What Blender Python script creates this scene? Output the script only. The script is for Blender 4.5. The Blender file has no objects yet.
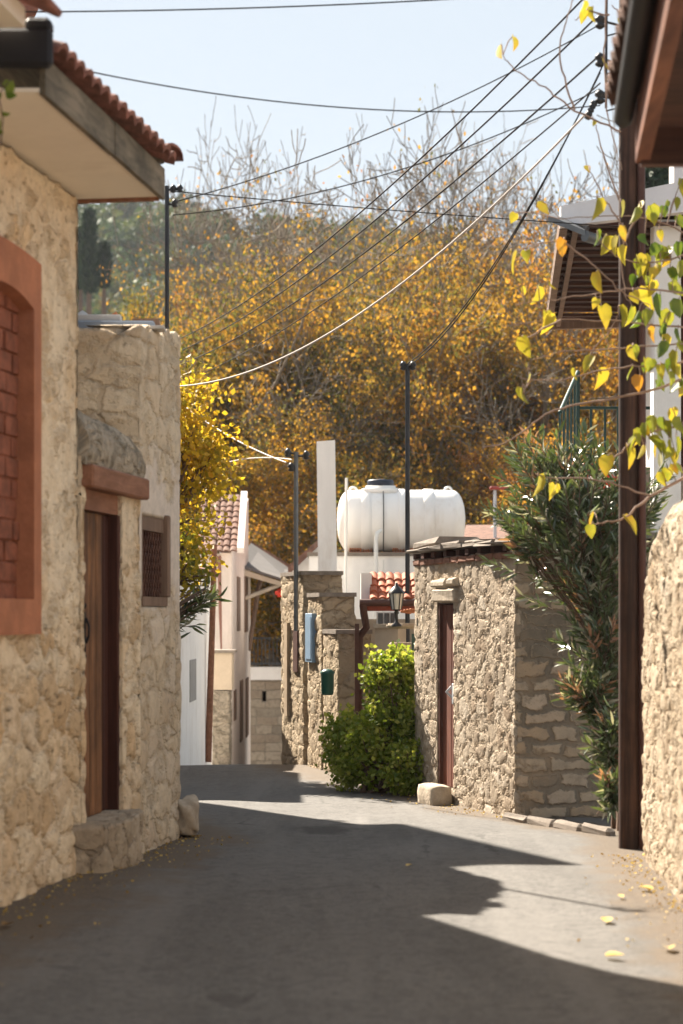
import bpy, bmesh, math, random
import numpy as np
from mathutils import Vector, Matrix, Quaternion

random.seed(7)
rng = np.random.default_rng(7)
SC = bpy.context.scene
COL = SC.collection
F, CX, HY, EYE = 2000.0, 341.5, 615.0, 1.6
R = math.radians


def P(px, py, y):
    """a point seen at pixel (px, py) at distance y"""
    return Vector(((px - CX) / F * y, y, EYE + (HY - py) / F * y))


def X(px, y):
    return (px - CX) / F * y


def Z(py, y):
    return EYE + (HY - py) / F * y


# ------------------------------------------------------------------ objects
ROOT = {}


def empty(name, loc, label=None, cat=None, group=None):
    o = bpy.data.objects.new(name, None)
    o.empty_display_size = 0.2
    COL.objects.link(o)
    o.location = loc
    tag(o, label, cat, group)
    ROOT[o.name] = Vector(loc)
    return o


def tag(o, label=None, cat=None, group=None, kind=None):
    if label:
        o['label'] = label
    if cat:
        o['category'] = cat
    if group:
        o['group'] = group
    if kind:
        o['kind'] = kind
    return o


def root_loc(o):
    while o.parent is not None:
        o = o.parent
    return Vector(o.location)


def link(name, me, mat=None, parent=None, base=None):
    """mesh in world coordinates -> object; origin at the thing's base"""
    off = root_loc(parent) if parent is not None else (Vector(base) if base is not None else Vector((0, 0, 0)))
    if off.length > 0:
        me.transform(Matrix.Translation(-off))
    o = bpy.data.objects.new(name, me)
    COL.objects.link(o)
    if parent is not None:
        o.parent = parent
    else:
        o.location = off
    if mat is not None and not me.materials:
        me.materials.append(mat)
    return o


class MB:
    """collects faces, builds one mesh object"""

    def __init__(s):
        s.v, s.f, s.sm = [], [], []

    def add(s, vs, fs, smooth=False):
        b = len(s.v)
        s.v += [tuple(v) for v in vs]
        s.f += [tuple(b + i for i in f) for f in fs]
        s.sm += [smooth] * len(fs)
        return s

    def box(s, c, size, rz=0.0, rx=0.0, ry=0.0, bev=0.0, jit=0.0, seg=1):
        bm = bmesh.new()
        bmesh.ops.create_cube(bm, size=1)
        bmesh.ops.scale(bm, vec=size, verts=bm.verts)
        if bev > 0:
            bmesh.ops.bevel(bm, geom=bm.edges[:], offset=bev, segments=seg, affect='EDGES', clamp_overlap=True)
        if jit > 0:
            for v in bm.verts:
                v.co += Vector((random.uniform(-jit, jit), random.uniform(-jit, jit), random.uniform(-jit, jit)))
        m = Matrix.Translation(c) @ Matrix.Rotation(rz, 4, 'Z') @ Matrix.Rotation(ry, 4, 'Y') @ Matrix.Rotation(rx, 4, 'X')
        bm.transform(m)
        bm.verts.index_update()
        s.add([v.co for v in bm.verts], [[v.index for v in f.verts] for f in bm.faces], seg > 1)
        bm.free()
        return s

    def prism(s, pts, z0, z1):
        """plan polygon extruded from z0 to z1 (z1 may be a list)"""
        n = len(pts)
        t = z1 if isinstance(z1, (list, tuple)) else [z1] * n
        b = z0 if isinstance(z0, (list, tuple)) else [z0] * n
        vs = [(p[0], p[1], b[i]) for i, p in enumerate(pts)] + [(p[0], p[1], t[i]) for i, p in enumerate(pts)]
        fs = [list(range(n))[::-1], list(range(n, 2 * n))]
        for i in range(n):
            j = (i + 1) % n
            fs.append([i, j, n + j, n + i])
        return s.add(vs, fs)

    def slab(s, quad, t):
        """a quad (4 points) thickened by vector t"""
        t = Vector(t)
        q = [Vector(p) for p in quad]
        vs = q + [p + t for p in q]
        return s.add(vs, [[3, 2, 1, 0], [4, 5, 6, 7], [0, 1, 5, 4], [1, 2, 6, 5], [2, 3, 7, 6], [3, 0, 4, 7]])

    def tube(s, pts, r, n=8, cap=True, smooth=True):
        pts = [Vector(p) for p in pts]
        m = len(pts)
        rs = r if isinstance(r, (list, tuple)) else [r] * m
        t0 = (pts[1] - pts[0]).normalized()
        up = Vector((0, 0, 1)) if abs(t0.z) < 0.9 else Vector((1, 0, 0))
        a = t0.cross(up).normalized()
        vs = []
        for i in range(m):
            t = (pts[min(i + 1, m - 1)] - pts[max(i - 1, 0)]).normalized()
            a = (a - t * a.dot(t)).normalized()
            b = t.cross(a)
            for k in range(n):
                an = 2 * math.pi * k / n
                vs.append(pts[i] + (a * math.cos(an) + b * math.sin(an)) * rs[i])
        fs = []
        for i in range(m - 1):
            for k in range(n):
                k2 = (k + 1) % n
                fs.append([i * n + k, i * n + k2, (i + 1) * n + k2, (i + 1) * n + k])
        s.add(vs, fs, smooth)
        if cap:
            s.add(vs[:n], [list(range(n))[::-1]])
            s.add(vs[-n:], [list(range(n))])
        return s

    def lathe(s, base, prof, n=20, axis=(0, 0, 1)):
        """profile of (r, h) turned round an axis through base"""
        q = Vector((0, 0, 1)).rotation_difference(Vector(axis))
        vs, fs = [], []
        for (r, h) in prof:
            for k in range(n):
                an = 2 * math.pi * k / n
                vs.append(Vector(base) + q @ Vector((r * math.cos(an), r * math.sin(an), h)))
        for i in range(len(prof) - 1):
            for k in range(n):
                k2 = (k + 1) % n
                fs.append([i * n + k, i * n + k2, (i + 1) * n + k2, (i + 1) * n + k])
        s.add(vs, fs, True)
        s.add(vs[:n], [list(range(n))[::-1]])
        s.add(vs[-n:], [list(range(n))])
        return s

    def mesh(s, name):
        me = bpy.data.meshes.new(name)
        me.from_pydata(s.v, [], s.f)
        me.polygons.foreach_set('use_smooth', s.sm)
        me.update()
        return me

    def build(s, name, mat, parent=None, base=None):
        return link(name, s.mesh(name), mat, parent, base)


def fast_mesh(name, V, Fc, smooth=False, colors=None):
    """V (n,3) array, Fc (m,k) index array, colors (n,) value per vertex"""
    V = np.asarray(V, dtype=np.float32)
    Fc = np.asarray(Fc, dtype=np.int32)
    me = bpy.data.meshes.new(name)
    me.vertices.add(len(V))
    me.vertices.foreach_set('co', V.ravel())
    m, k = Fc.shape
    me.loops.add(m * k)
    me.loops.foreach_set('vertex_index', Fc.ravel())
    me.polygons.add(m)
    me.polygons.foreach_set('loop_start', np.arange(0, m * k, k, dtype=np.int32))
    me.polygons.foreach_set('use_smooth', np.full(m, smooth, dtype=bool))
    if colors is not None:
        a = me.attributes.new('tone', 'FLOAT', 'POINT')
        a.data.foreach_set('value', np.asarray(colors, dtype=np.float32))
    me.update(calc_edges=True)
    return me


# ---------------------------------------------------------------- materials
class NT:
    def __init__(s, name):
        s.m = bpy.data.materials.new(name)
        s.m.use_nodes = True
        s.t = s.m.node_tree
        s.t.nodes.clear()
        s.out = s.n('ShaderNodeOutputMaterial')

    def n(s, typ, **kw):
        nd = s.t.nodes.new(typ)
        for k, v in kw.items():
            setattr(nd, k, v)
        return nd

    def l(s, a, b):
        s.t.links.new(a, b)

    def put(s, sock, v):
        if isinstance(v, bpy.types.NodeSocket):
            s.l(v, sock)
        else:
            if isinstance(v, (tuple, list)) and len(v) == 3 and sock.type == 'RGBA':
                v = (*v, 1)
            sock.default_value = v

    def math(s, op, a, b=None, clamp=False):
        nd = s.n('ShaderNodeMath', operation=op, use_clamp=clamp)
        s.put(nd.inputs[0], a)
        if b is not None:
            s.put(nd.inputs[1], b)
        return nd.outputs[0]

    def mix(s, fac, a, b, blend='MIX'):
        nd = s.n('ShaderNodeMix', data_type='RGBA', blend_type=blend)
        s.put(nd.inputs['Factor'], fac)
        s.put(nd.inputs[6], a)
        s.put(nd.inputs[7], b)
        return nd.outputs[2]

    def ramp(s, fac, stops, interp='LINEAR'):
        nd = s.n('ShaderNodeValToRGB')
        cr = nd.color_ramp
        cr.interpolation = interp
        while len(cr.elements) < len(stops):
            cr.elements.new(0.5)
        for e, (p, c) in zip(cr.elements, stops):
            e.position = p
            e.color = (*c, 1) if len(c) == 3 else c
        s.put(nd.inputs[0], fac)
        return nd.outputs[0]

    def rng(s, v, a, b, c=0.0, d=1.0, smooth=True):
        nd = s.n('ShaderNodeMapRange')
        nd.interpolation_type = 'SMOOTHSTEP' if smooth else 'LINEAR'
        s.put(nd.inputs[0], v)
        for i, q in enumerate((a, b, c, d)):
            s.put(nd.inputs[i + 1], q)
        return nd.outputs[0]

    def noise(s, vec, scale, detail=4, rough=0.55, col=False, dist=0.0, dims='3D'):
        nd = s.n('ShaderNodeTexNoise', noise_dimensions=dims)
        if vec is not None:
            s.l(vec, nd.inputs['Vector'])
        nd.inputs['Scale'].default_value = scale
        nd.inputs['Detail'].default_value = detail
        nd.inputs['Roughness'].default_value = rough
        nd.inputs['Distortion'].default_value = dist
        return nd.outputs['Color' if col else 'Fac']

    def mapping(s, vec, scale=(1, 1, 1), loc=(0, 0, 0), rot=(0, 0, 0)):
        nd = s.n('ShaderNodeMapping')
        s.l(vec, nd.inputs[0])
        nd.inputs['Location'].default_value = loc
        nd.inputs['Rotation'].default_value = rot
        nd.inputs['Scale'].default_value = scale
        return nd.outputs[0]

    def coord(s, which='Object'):
        return s.n('ShaderNodeTexCoord').outputs[which]

    def bsdf(s, col, rough=0.8, bump=None, bstr=0.5, bdist=0.01, spec=0.3, metal=0.0):
        b = s.n('ShaderNodeBsdfPrincipled')
        s.put(b.inputs['Base Color'], col)
        s.put(b.inputs['Roughness'], rough)
        b.inputs['Specular IOR Level'].default_value = spec
        b.inputs['Metallic'].default_value = metal
        if bump is not None:
            bn = s.n('ShaderNodeBump')
            bn.inputs['Strength'].default_value = bstr
            bn.inputs['Distance'].default_value = bdist
            s.l(bump, bn.inputs['Height'])
            s.l(bn.outputs[0], b.inputs['Normal'])
        s.l(b.outputs[0], s.out.inputs[0])
        return b


def mul(c, k):
    return tuple(min(1, x * k) for x in c)


def plain_mat(name, c, rough=0.7, var=0.25, scale=6, bump=0.3, spec=0.3, metal=0.0, stretch=(1, 1, 1), c2=None, bscale=None, dirt=None):
    n = NT(name)
    co = n.mapping(n.coord(), stretch)
    a = n.noise(co, scale, 6, 0.6)
    col = n.mix(n.rng(a, 0.3, 0.7), mul(c, 1 - var), c2 if c2 else mul(c, 1 + var * 0.6))
    b = n.noise(co, scale * 7, 4, 0.6)
    col = n.mix(n.rng(b, 0.3, 0.75, 0, 0.35), col, mul(c, 1 - var * 1.3))
    if dirt:
        d = n.noise(n.mapping(n.coord(), (1, 1, 0.35)), 2.3, 7, 0.7)
        col = n.mix(n.rng(d, 0.52, 0.72, 0, dirt[1]), col, dirt[0])
    n.bsdf(col, rough, n.noise(co, bscale or scale * 8, 5, 0.6), bump, 0.01, spec, metal)
    return n.m


def wood_mat(name, c, c2, scale=1.0, rough=0.75, axis='z', var=1.0):
    n = NT(name)
    st = {'z': (28, 28, 1.4), 'y': (28, 1.4, 28), 'x': (1.4, 28, 28)}[axis]
    co = n.mapping(n.coord(), tuple(k * scale for k in st))
    a = n.noise(co, 1.0, 6, 0.65, dist=0.6)
    b = n.noise(n.coord(), 2.2, 4, 0.6)
    col = n.mix(n.rng(a, 0.3, 0.72), c, c2)
    col = n.mix(n.rng(b, 0.35, 0.75, 0, 0.5 * var), col, mul(c, 0.55))
    n.bsdf(col, rough, a, 0.5, 0.006, 0.3)
    return n.m


def stone_mat(name, scale, stones, mortar, edge=0.07, disp=0.03, distort=0.35, rand=1.0, brick=None, smear=0.0,
              plaster=None, dirt=None, fine=1.0, seed=0.0, lichen=None, pits=0.6, low=None, rough=1.0):
    """rubble or coursed stone in UV metres with true displacement.
    plaster: (colour, [(z, cover) stops as (lo0,lo1,hi0,hi1)])"""
    n = NT(name)
    uv = n.mapping(n.coord('UV'), (1, 1, 1), (seed * 3.7, seed * 1.3, 0))
    uv0 = n.coord('UV')
    nz = n.noise(uv, 3.1, 6, 0.62, col=True)
    off = n.n('ShaderNodeVectorMath', operation='SUBTRACT')
    n.l(nz, off.inputs[0])
    off.inputs[1].default_value = (0.5, 0.5, 0.5)
    sc = n.n('ShaderNodeVectorMath', operation='SCALE')
    n.l(off.outputs[0], sc.inputs[0])
    sc.inputs['Scale'].default_value = distort
    ad = n.n('ShaderNodeVectorMath', operation='ADD')
    n.l(uv, ad.inputs[0])
    n.l(sc.outputs[0], ad.inputs[1])
    vec = ad.outputs[0]
    wob = n.noise(uv, 22, 4, 0.65)
    if brick:
        b = n.n('ShaderNodeTexBrick', offset=0.43, squash=1.35, squash_frequency=3)
        n.l(vec, b.inputs['Vector'])
        b.inputs['Color1'].default_value = (0, 0, 0, 1)
        b.inputs['Color2'].default_value = (1, 1, 1, 1)
        b.inputs['Mortar'].default_value = (0.5, 0.5, 0.5, 1)
        b.inputs['Scale'].default_value = 1.0
        b.inputs['Mortar Size'].default_value = edge
        b.inputs['Mortar Smooth'].default_value = 1.0
        b.inputs['Brick Width'].default_value = brick[0]
        b.inputs['Row Height'].default_value = brick[1]
        inv = n.math('SUBTRACT', 1.0, b.outputs['Fac'])
        mask = n.rng(n.math('ADD', inv, n.math('MULTIPLY', n.math('SUBTRACT', wob, 0.5), 0.9)), 0.35, 0.8)
        dome = inv
        sep = n.n('ShaderNodeSeparateColor')
        n.l(b.outputs['Color'], sep.inputs[0])
        r1, r2 = sep.outputs[0], n.noise(uv, 2.9, 1)
        mask = n.math('MULTIPLY', mask, n.rng(r1, 0.12, 0.2))      # some gaps are only mortar
    else:
        vs = n.mapping(vec, (scale[0], scale[1], 1))
        v1 = n.n('ShaderNodeTexVoronoi', voronoi_dimensions='2D', feature='F1')
        v2 = n.n('ShaderNodeTexVoronoi', voronoi_dimensions='2D', feature='DISTANCE_TO_EDGE')
        for v in (v1, v2):
            n.l(vs, v.inputs['Vector'])
            v.inputs['Scale'].default_value = 1.0
            v.inputs['Randomness'].default_value = rand
        d = n.math('ADD', v2.outputs['Distance'], n.math('MULTIPLY', n.math('SUBTRACT', wob, 0.5), edge * 2.2))
        mask = n.rng(d, edge * 0.35, edge * 1.9)
        dome = n.rng(v2.outputs['Distance'], 0.0, 0.34)
        sep = n.n('ShaderNodeSeparateColor')
        n.l(v1.outputs['Color'], sep.inputs[0])
        r1, r2 = sep.outputs[0], sep.outputs[1]
    if smear > 0:
        sn = n.noise(uv, 2.3, 7, 0.68)
        if low:      # the render has fallen away towards the foot of the wall
            s0 = n.n('ShaderNodeSeparateXYZ')
            n.l(uv0, s0.inputs[0])
            sn = n.math('ADD', sn, n.rng(s0.outputs[1], low[0], low[1], -0.16, 0.06))
        cov = n.rng(sn, 0.62 - smear * .34, 0.74 - smear * .34, 0.0, 0.92)
        keep = n.math('SUBTRACT', 1.0, cov)
        mask = n.math('MULTIPLY', mask, keep)
        dome = n.math('MULTIPLY', dome, n.math('ADD', 0.25, n.math('MULTIPLY', keep, 0.75)))
    k = len(stones)
    scol = n.ramp(r1, [((i + 0.5) / k, c) for i, c in enumerate(stones)])
    f1 = n.noise(uv, 11, 6, 0.65)
    f2 = n.noise(uv, 55, 4, 0.6)
    big = n.noise(uv, 1.1, 4, 0.6)
    scol = n.mix(n.rng(r2, 0, 1, 0.0, 0.35), scol, mul(stones[0], 0.8))
    scol = n.mix(n.rng(f1, 0.42, 0.74, 0, 0.75), scol, mul(stones[-1], 0.62))
    mcol = n.mix(n.rng(f1, 0.35, 0.7), mortar, mul(mortar, 0.78))
    mcol = n.mix(n.rng(n.noise(uv, 1.7, 6, 0.7), 0.45, 0.68, 0, 0.55), mcol, stones[len(stones) // 2])
    col = n.mix(mask, mcol, scol)
    col = n.mix(n.rng(f2, 0.56, 0.72, 0, 0.55 * fine), col, mul(stones[-1], 0.4))
    col = n.mix(n.rng(big, 0.42, 0.68, 0, 0.4), col, mul(mortar, 1.15))
    h = n.math('ADD', n.math('MULTIPLY', mask, 0.45), n.math('MULTIPLY', dome, 0.25))
    h = n.math('ADD', h, n.math('MULTIPLY', n.math('MULTIPLY', r2, mask), 0.25))
    lump = n.noise(uv, 4.5, 3, 0.5)
    h = n.math('ADD', h, n.math('MULTIPLY', lump, 0.5 * rough))
    h = n.math('ADD', h, n.math('MULTIPLY', f1, 0.5 * rough))
    pit = n.rng(n.noise(n.mapping(uv, (0.8, 1.3, 1)), 17, 6, 0.72), 0.57, 0.68)
    pit = n.math('MULTIPLY', pit, n.rng(big, 0.3, 0.6, 1.0, 0.3))
    h = n.math('SUBTRACT', h, n.math('MULTIPLY', pit, 0.4 * pits))
    col = n.mix(n.math('MULTIPLY', pit, pits), col, mul(stones[-1], 0.42))
    h = n.math('ADD', h, n.math('MULTIPLY', f2, 0.10 * fine))
    if lichen:
        lm = n.rng(n.noise(uv, 7, 7, 0.75), 0.45, 0.62, 0, lichen[1])
        col = n.mix(lm, col, lichen[0])
    if dirt:
        dn = n.noise(n.mapping(uv, (1.6, 0.7, 1)), 2.0, 7, 0.7)
        col = n.mix(n.rng(dn, 0.5, 0.68, 0, dirt[1]), col, dirt[0])
    if plaster:
        pc, (lo0, lo1, hi0, hi1) = plaster
        sx = n.n('ShaderNodeSeparateXYZ')
        n.l(uv0, sx.inputs[0])
        zz = n.math('ADD', sx.outputs[1], n.math('MULTIPLY', n.math('SUBTRACT', n.noise(uv, 2.2, 6, 0.6), 0.5), 1.3))
        pm = n.math('MULTIPLY', n.rng(zz, lo0, lo1), n.rng(zz, hi0, hi1, 1.0, 0.0))
        pcol = n.mix(n.rng(f1, 0.35, 0.75), pc, mul(pc, 0.78))
        pcol = n.mix(n.rng(f2, 0.6, 0.75, 0, 0.3), pcol, mul(pc, 0.5))
        col = n.mix(pm, col, pcol)
        ph = n.math('ADD', 0.85, n.math('MULTIPLY', f1, 0.22))
        inv = n.math('SUBTRACT', 1.0, pm)
        h = n.math('ADD', n.math('MULTIPLY', h, inv), n.math('MULTIPLY', ph, pm))
    n.bsdf(col, 0.92, None, spec=0.15)
    dn = n.n('ShaderNodeDisplacement')
    dn.inputs['Midlevel'].default_value = 0.9
    dn.inputs['Scale'].default_value = disp
    n.l(h, dn.inputs['Height'])
    n.l(dn.outputs[0], n.out.inputs['Displacement'])
    n.m.displacement_method = 'BOTH'
    return n.m


def leaf_mat(name, stops, trans=0.45, rough=0.5, spec=0.4, objvar=0.0, tint=(1.3, 1.25, 0.7)):
    n = NT(name)
    at = n.n('ShaderNodeAttribute', attribute_name='tone')
    fac = at.outputs['Fac']
    if objvar > 0:
        oi = n.n('ShaderNodeObjectInfo')
        fac = n.math('ADD', fac, n.math('MULTIPLY', n.math('SUBTRACT', oi.outputs['Random'], 0.5), objvar), clamp=True)
    col = n.ramp(fac, stops)
    b = n.n('ShaderNodeBsdfPrincipled')
    n.l(col, b.inputs['Base Color'])
    b.inputs['Roughness'].default_value = rough
    b.inputs['Specular IOR Level'].default_value = spec
    tr = n.n('ShaderNodeBsdfTranslucent')
    n.l(n.mix(1.0, col, tint, 'MULTIPLY'), tr.inputs[0])
    ms = n.n('ShaderNodeMixShader')
    ms.inputs[0].default_value = trans
    n.l(b.outputs[0], ms.inputs[1])
    n.l(tr.outputs[0], ms.inputs[2])
    n.l(ms.outputs[0], n.out.inputs[0])
    return n.m


# ------------------------------------------------------------- stone walls
def wall_sheet(name, pts, z0, top, mat, parent, d=0.02, openings=(), thick=0.35, left=True, u0=0.0, base=None, roundtop=0.0):
    """dense sheet along a plan polyline with openings (ua, ub, za, zb) and reveals.
    top: number or function of u.  left: outward side is to the left of travel"""
    pts = [Vector((p[0], p[1], 0)) for p in pts]
    seg = [(b - a).length for a, b in zip(pts, pts[1:])]
    cum = np.concatenate([[0], np.cumsum(seg)])
    L = cum[-1]
    tf = top if callable(top) else (lambda u: top)
    us = set(np.round(np.linspace(0, L, max(2, int(L / d) + 1)), 5)) | set(np.round(cum, 5))
    zmax = max(tf(u) for u in us)
    zs = set(np.round(np.linspace(z0, zmax, max(2, int((zmax - z0) / d) + 1)), 5))

    def merge(vals, keys):
        vals = [v for v in vals if all(abs(v - k) > d * 0.45 for k in keys)]
        return np.array(sorted(vals + list(keys)))
    uk = {0.0, float(L)}
    zk = {float(z0), float(zmax)}
    for (a, b, c, e) in openings:
        uk |= {a, b}
        zk |= {c, e}
    us, zs = merge(us, uk), merge(zs, zk)
    nu, nz = len(us), len(zs)
    # positions and normals along u
    px = np.interp(us, cum, [p.x for p in pts])
    py = np.interp(us, cum, [p.y for p in pts])
    nrm = np.zeros((nu, 2))
    for i, u in enumerate(us):
        k = min(max(np.searchsorted(cum, u, 'right') - 1, 0), len(seg) - 1)
        t = (pts[k + 1] - pts[k]) / seg[k]
        if abs(u - cum[k]) < 1e-4 and k > 0:
            t = (t + (pts[k] - pts[k - 1]) / seg[k - 1]).normalized()
        nrm[i] = (-t.y, t.x) if left else (t.y, -t.x)
    tops = np.array([tf(u) for u in us])
    V, UV, idx = [], [], {}

    def vert(i, j):
        z = min(zs[j], tops[i])
        key = (i, j) if zs[j] < tops[i] - 1e-6 else (i, 't')
        if key not in idx:
            idx[key] = len(V)
            off = 0.0
            if roundtop > 0:
                q = tops[i] - z
                if q < roundtop:
                    off = roundtop - math.sqrt(max(0, roundtop ** 2 - (roundtop - q) ** 2))
            V.append((px[i] - nrm[i][0] * off, py[i] - nrm[i][1] * off, z))
            UV.append((us[i] + u0, z))
        return idx[key]
    faces = []
    for i in range(nu - 1):
        um = 0.5 * (us[i] + us[i + 1])
        for j in range(nz - 1):
            zm = 0.5 * (zs[j] + zs[j + 1])
            if zs[j] >= tops[i] - 1e-6 and zs[j] >= tops[i + 1] - 1e-6:
                continue
            if any(a < um < b and c < zm < e for (a, b, c, e) in openings):
                continue
            q = []
            for w in (vert(i, j), vert(i + 1, j), vert(i + 1, j + 1), vert(i, j + 1)):
                if w not in q:
                    q.append(w)
            if len(q) >= 3:
                faces.append(q if not left else q[::-1])
    ue = {}
    for f in faces:
        for a, b in zip(f, f[1:] + f[:1]):
            if (b, a) in ue:
                del ue[(b, a)]
            else:
                ue[(a, b)] = 1
    # rim: extrude boundary edges inwards
    uarr = [uv[0] - u0 for uv in UV]
    steps = max(1, int(thick / max(d * 2, 0.05)))
    ring = {}

    def back(v, s):
        if s == 0:
            return v
        if (v, s) not in ring:
            i = int(np.argmin(np.abs(us - uarr[v])))
            dd = thick * s / steps
            ring[(v, s)] = len(V)
            V.append((V[v][0] - nrm[i][0] * dd, V[v][1] - nrm[i][1] * dd, V[v][2]))
            UV.append((UV[v][0] + dd * 0.8, UV[v][1] + dd * 0.8))
        return ring[(v, s)]
    for (a, b) in list(ue):
        for s in range(steps):
            faces.append([b, a, back(a, s + 1), back(b, s + 1)])
    me = bpy.data.meshes.new(name)
    me.from_pydata(V, [], faces)
    me.polygons.foreach_set('use_smooth', [True] * len(faces))
    uvl = me.uv_layers.new(name='UVMap')
    li = np.zeros(len(me.loops), dtype=np.int32)
    me.loops.foreach_get('vertex_index', li)
    uvl.data.foreach_set('uv', np.array(UV, dtype=np.float32)[li].ravel())
    me.update()
    return link(name, me, mat, parent, base)


def block_wall(name, pts, z0, top, mat, parent, d=0.03, base=None, u0=0.0, roundtop=0.0):
    """a closed plan ring (counter-clockwise) of stone wall plus a flat cap"""
    ring = list(pts) + [pts[0]]
    o = wall_sheet(name, ring, z0, top, mat, parent, d=d, thick=0.12, left=False, base=base, u0=u0, roundtop=roundtop)
    return o


# ------------------------------------------------------------ world & light
SX, SY = 0.59, -0.91                      # shadow shift per metre of height
sun_dir = Vector((-SX, -SY, 1)).normalized()
elev = math.asin(sun_dir.z)
azim = math.atan2(sun_dir.x, sun_dir.y)   # from +Y towards +X

w = bpy.data.worlds.new('World')
SC.world = w
w.use_nodes = True
wt = w.node_tree
bg = wt.nodes['Background']
sky = wt.nodes.new('ShaderNodeTexSky')
sky.sky_type = 'NISHITA'
sky.sun_disc = False
sky.sun_elevation = elev
sky.sun_rotation = azim
sky.altitude = 300
sky.air_density = 1.0
sky.dust_density = 0.6
sky.ozone_density = 1.0
gm = wt.nodes.new('ShaderNodeGamma')       # evens out the glare round the sun, as thin high haze does
gm.inputs[1].default_value = 0.15
wt.links.new(sky.outputs[0], gm.inputs[0])
vm_ = wt.nodes.new('ShaderNodeVectorMath')
vm_.operation = 'MULTIPLY'
vm_.inputs[1].default_value = (1.02, 1.10, 1.17)
wt.links.new(gm.outputs[0], vm_.inputs[0])
wt.links.new(vm_.outputs[0], bg.inputs[0])
bg.inputs[1].default_value = 0.135

sl = bpy.data.lights.new('sun', 'SUN')
sl.energy = 4.4
sl.angle = R(0.53)
sl.color = (1.0, 0.90, 0.76)
so = bpy.data.objects.new('sun', sl)
COL.objects.link(so)
so.rotation_euler = (-sun_dir).to_track_quat('-Z', 'Y').to_euler()
so.location = (0, 0, 40)

cam = bpy.data.cameras.new('camera')
co = bpy.data.objects.new('camera', cam)
COL.objects.link(co)
co.location = (0, 0, EYE)
co.rotation_euler = (R(90), 0, 0)
cam.sensor_fit = 'VERTICAL'
cam.sensor_height = 36.0
cam.sensor_width = 24.0
cam.lens = F / 1024 * 36.0
cam.shift_y = (HY - 512) / 1024
cam.clip_start = 0.1
cam.clip_end = 3000
cam.dof.use_dof = True
cam.dof.focus_distance = 20.5
cam.dof.aperture_fstop = 2.1
SC.camera = co
SC.view_settings.view_transform = 'Standard'
SC.view_settings.look = 'None'
SC.view_settings.exposure = 2.1
SC.view_settings.gamma = 1.0
SC.cycles.max_bounces = 8
SC.cycles.diffuse_bounces = 4
SC.cycles.transparent_max_bounces = 8
SC.cycles.volume_bounces = 0
SC.cycles.sample_clamp_indirect = 6
SC.cycles.use_denoising = True

# ------------------------------------------------------------ materials
LIME = (0.50, 0.385, 0.255)
m_rubble = stone_mat('lime_washed_rubble', (3.4, 4.8), [(0.75, 0.59, 0.405), (0.79, 0.66, 0.48), (0.70, 0.48, 0.27), (0.77, 0.62, 0.45), (0.54, 0.37, 0.21)],
                     (0.76, 0.625, 0.46), edge=0.06, disp=0.040, distort=0.35, smear=0.5, low=(0.5, 2.4), rough=.75, pits=0.85, dirt=((0.52, 0.35, 0.19), 0.45), seed=1)
m_mixed = stone_mat('patched_stone', (2.6, 5.0), [(0.66, 0.53, 0.375), (0.73, 0.61, 0.455), (0.55, 0.41, 0.27), (0.68, 0.57, 0.45)],
                    (0.58, 0.47, 0.34), edge=0.05, disp=0.030, distort=0.3, smear=0.34, pits=0.9, plaster=((0.68, 0.585, 0.50), (1.45, 1.8, 2.45, 2.6)),
                    dirt=((0.33, 0.24, 0.15), 0.55), seed=2)
m_lichen = stone_mat('lichen_stone', (5, 12), [(0.42, 0.36, 0.28), (0.48, 0.41, 0.32), (0.36, 0.30, 0.23)], (0.34, 0.29, 0.23), edge=0.09, disp=0.024,
                     distort=0.3, smear=.4, rough=.6, lichen=((0.13, 0.11, 0.08), 0.75), seed=3)
m_shed = stone_mat('raked_pale_rubble', (4.2, 7.0), [(0.38, 0.31, 0.235), (0.47, 0.40, 0.315), (0.31, 0.24, 0.175), (0.57, 0.50, 0.41), (0.26, 0.19, 0.13)],
                   (0.39, 0.315, 0.235), edge=0.085, disp=0.024, distort=0.45, smear=0.36, pits=0.9, rough=0.55, seed=4)
m_shed_end = stone_mat('coursed_stone', (1, 1), [(0.52, 0.40, 0.27), (0.62, 0.50, 0.38), (0.46, 0.33, 0.21), (0.57, 0.46, 0.34)], (0.25, 0.21, 0.16), edge=0.040, disp=0.026,
                       distort=0.25, brick=(0.27, 0.14), smear=0.3, rough=0.6, seed=5)
m_rightwall = stone_mat('sunlit_rubble', (4.6, 7.5), [(0.42, 0.34, 0.25), (0.50, 0.42, 0.32), (0.35, 0.27, 0.185), (0.56, 0.48, 0.38), (0.31, 0.23, 0.15)],
                        (0.42, 0.335, 0.24), edge=0.075, disp=0.028, distort=0.4, smear=0.42, pits=.7, rough=0.7, seed=6)
m_pier = stone_mat('pier_stone', (3.4, 5.5), [(0.42, 0.33, 0.225), (0.48, 0.39, 0.28), (0.36, 0.265, 0.175), (0.45, 0.37, 0.27)],
                   (0.36, 0.285, 0.20), edge=0.045, disp=0.035, distort=0.3, rand=0.85, smear=0.4, seed=7)
m_farstone = stone_mat('far_stone', (1, 1), [(0.36, 0.30, 0.23), (0.42, 0.36, 0.28), (0.30, 0.24, 0.18)], (0.26, 0.22, 0.17), edge=0.02, disp=0.02,
                       distort=0.12, brick=(0.4, 0.22), seed=8)
m_white = plain_mat('white_limewash', (0.86, 0.835, 0.80), 0.9, 0.05, 3, 0.3, 0.15, dirt=((0.58, 0.50, 0.42), 0.35))
m_pink = plain_mat('pale_pink_render', (0.77, 0.67, 0.60), 0.9, 0.08, 3, 0.25, 0.15, dirt=((0.46, 0.36, 0.28), 0.4))
m_beam_white = plain_mat('white_painted_beam', (0.80, 0.77, 0.77), 0.7, 0.05, 4, 0.1)
m_soffit = plain_mat('cream_soffit', (0.80, 0.72, 0.61), 0.85, 0.05, 2, 0.1, dirt=((0.5, 0.4, 0.3), 0.2))
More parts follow.
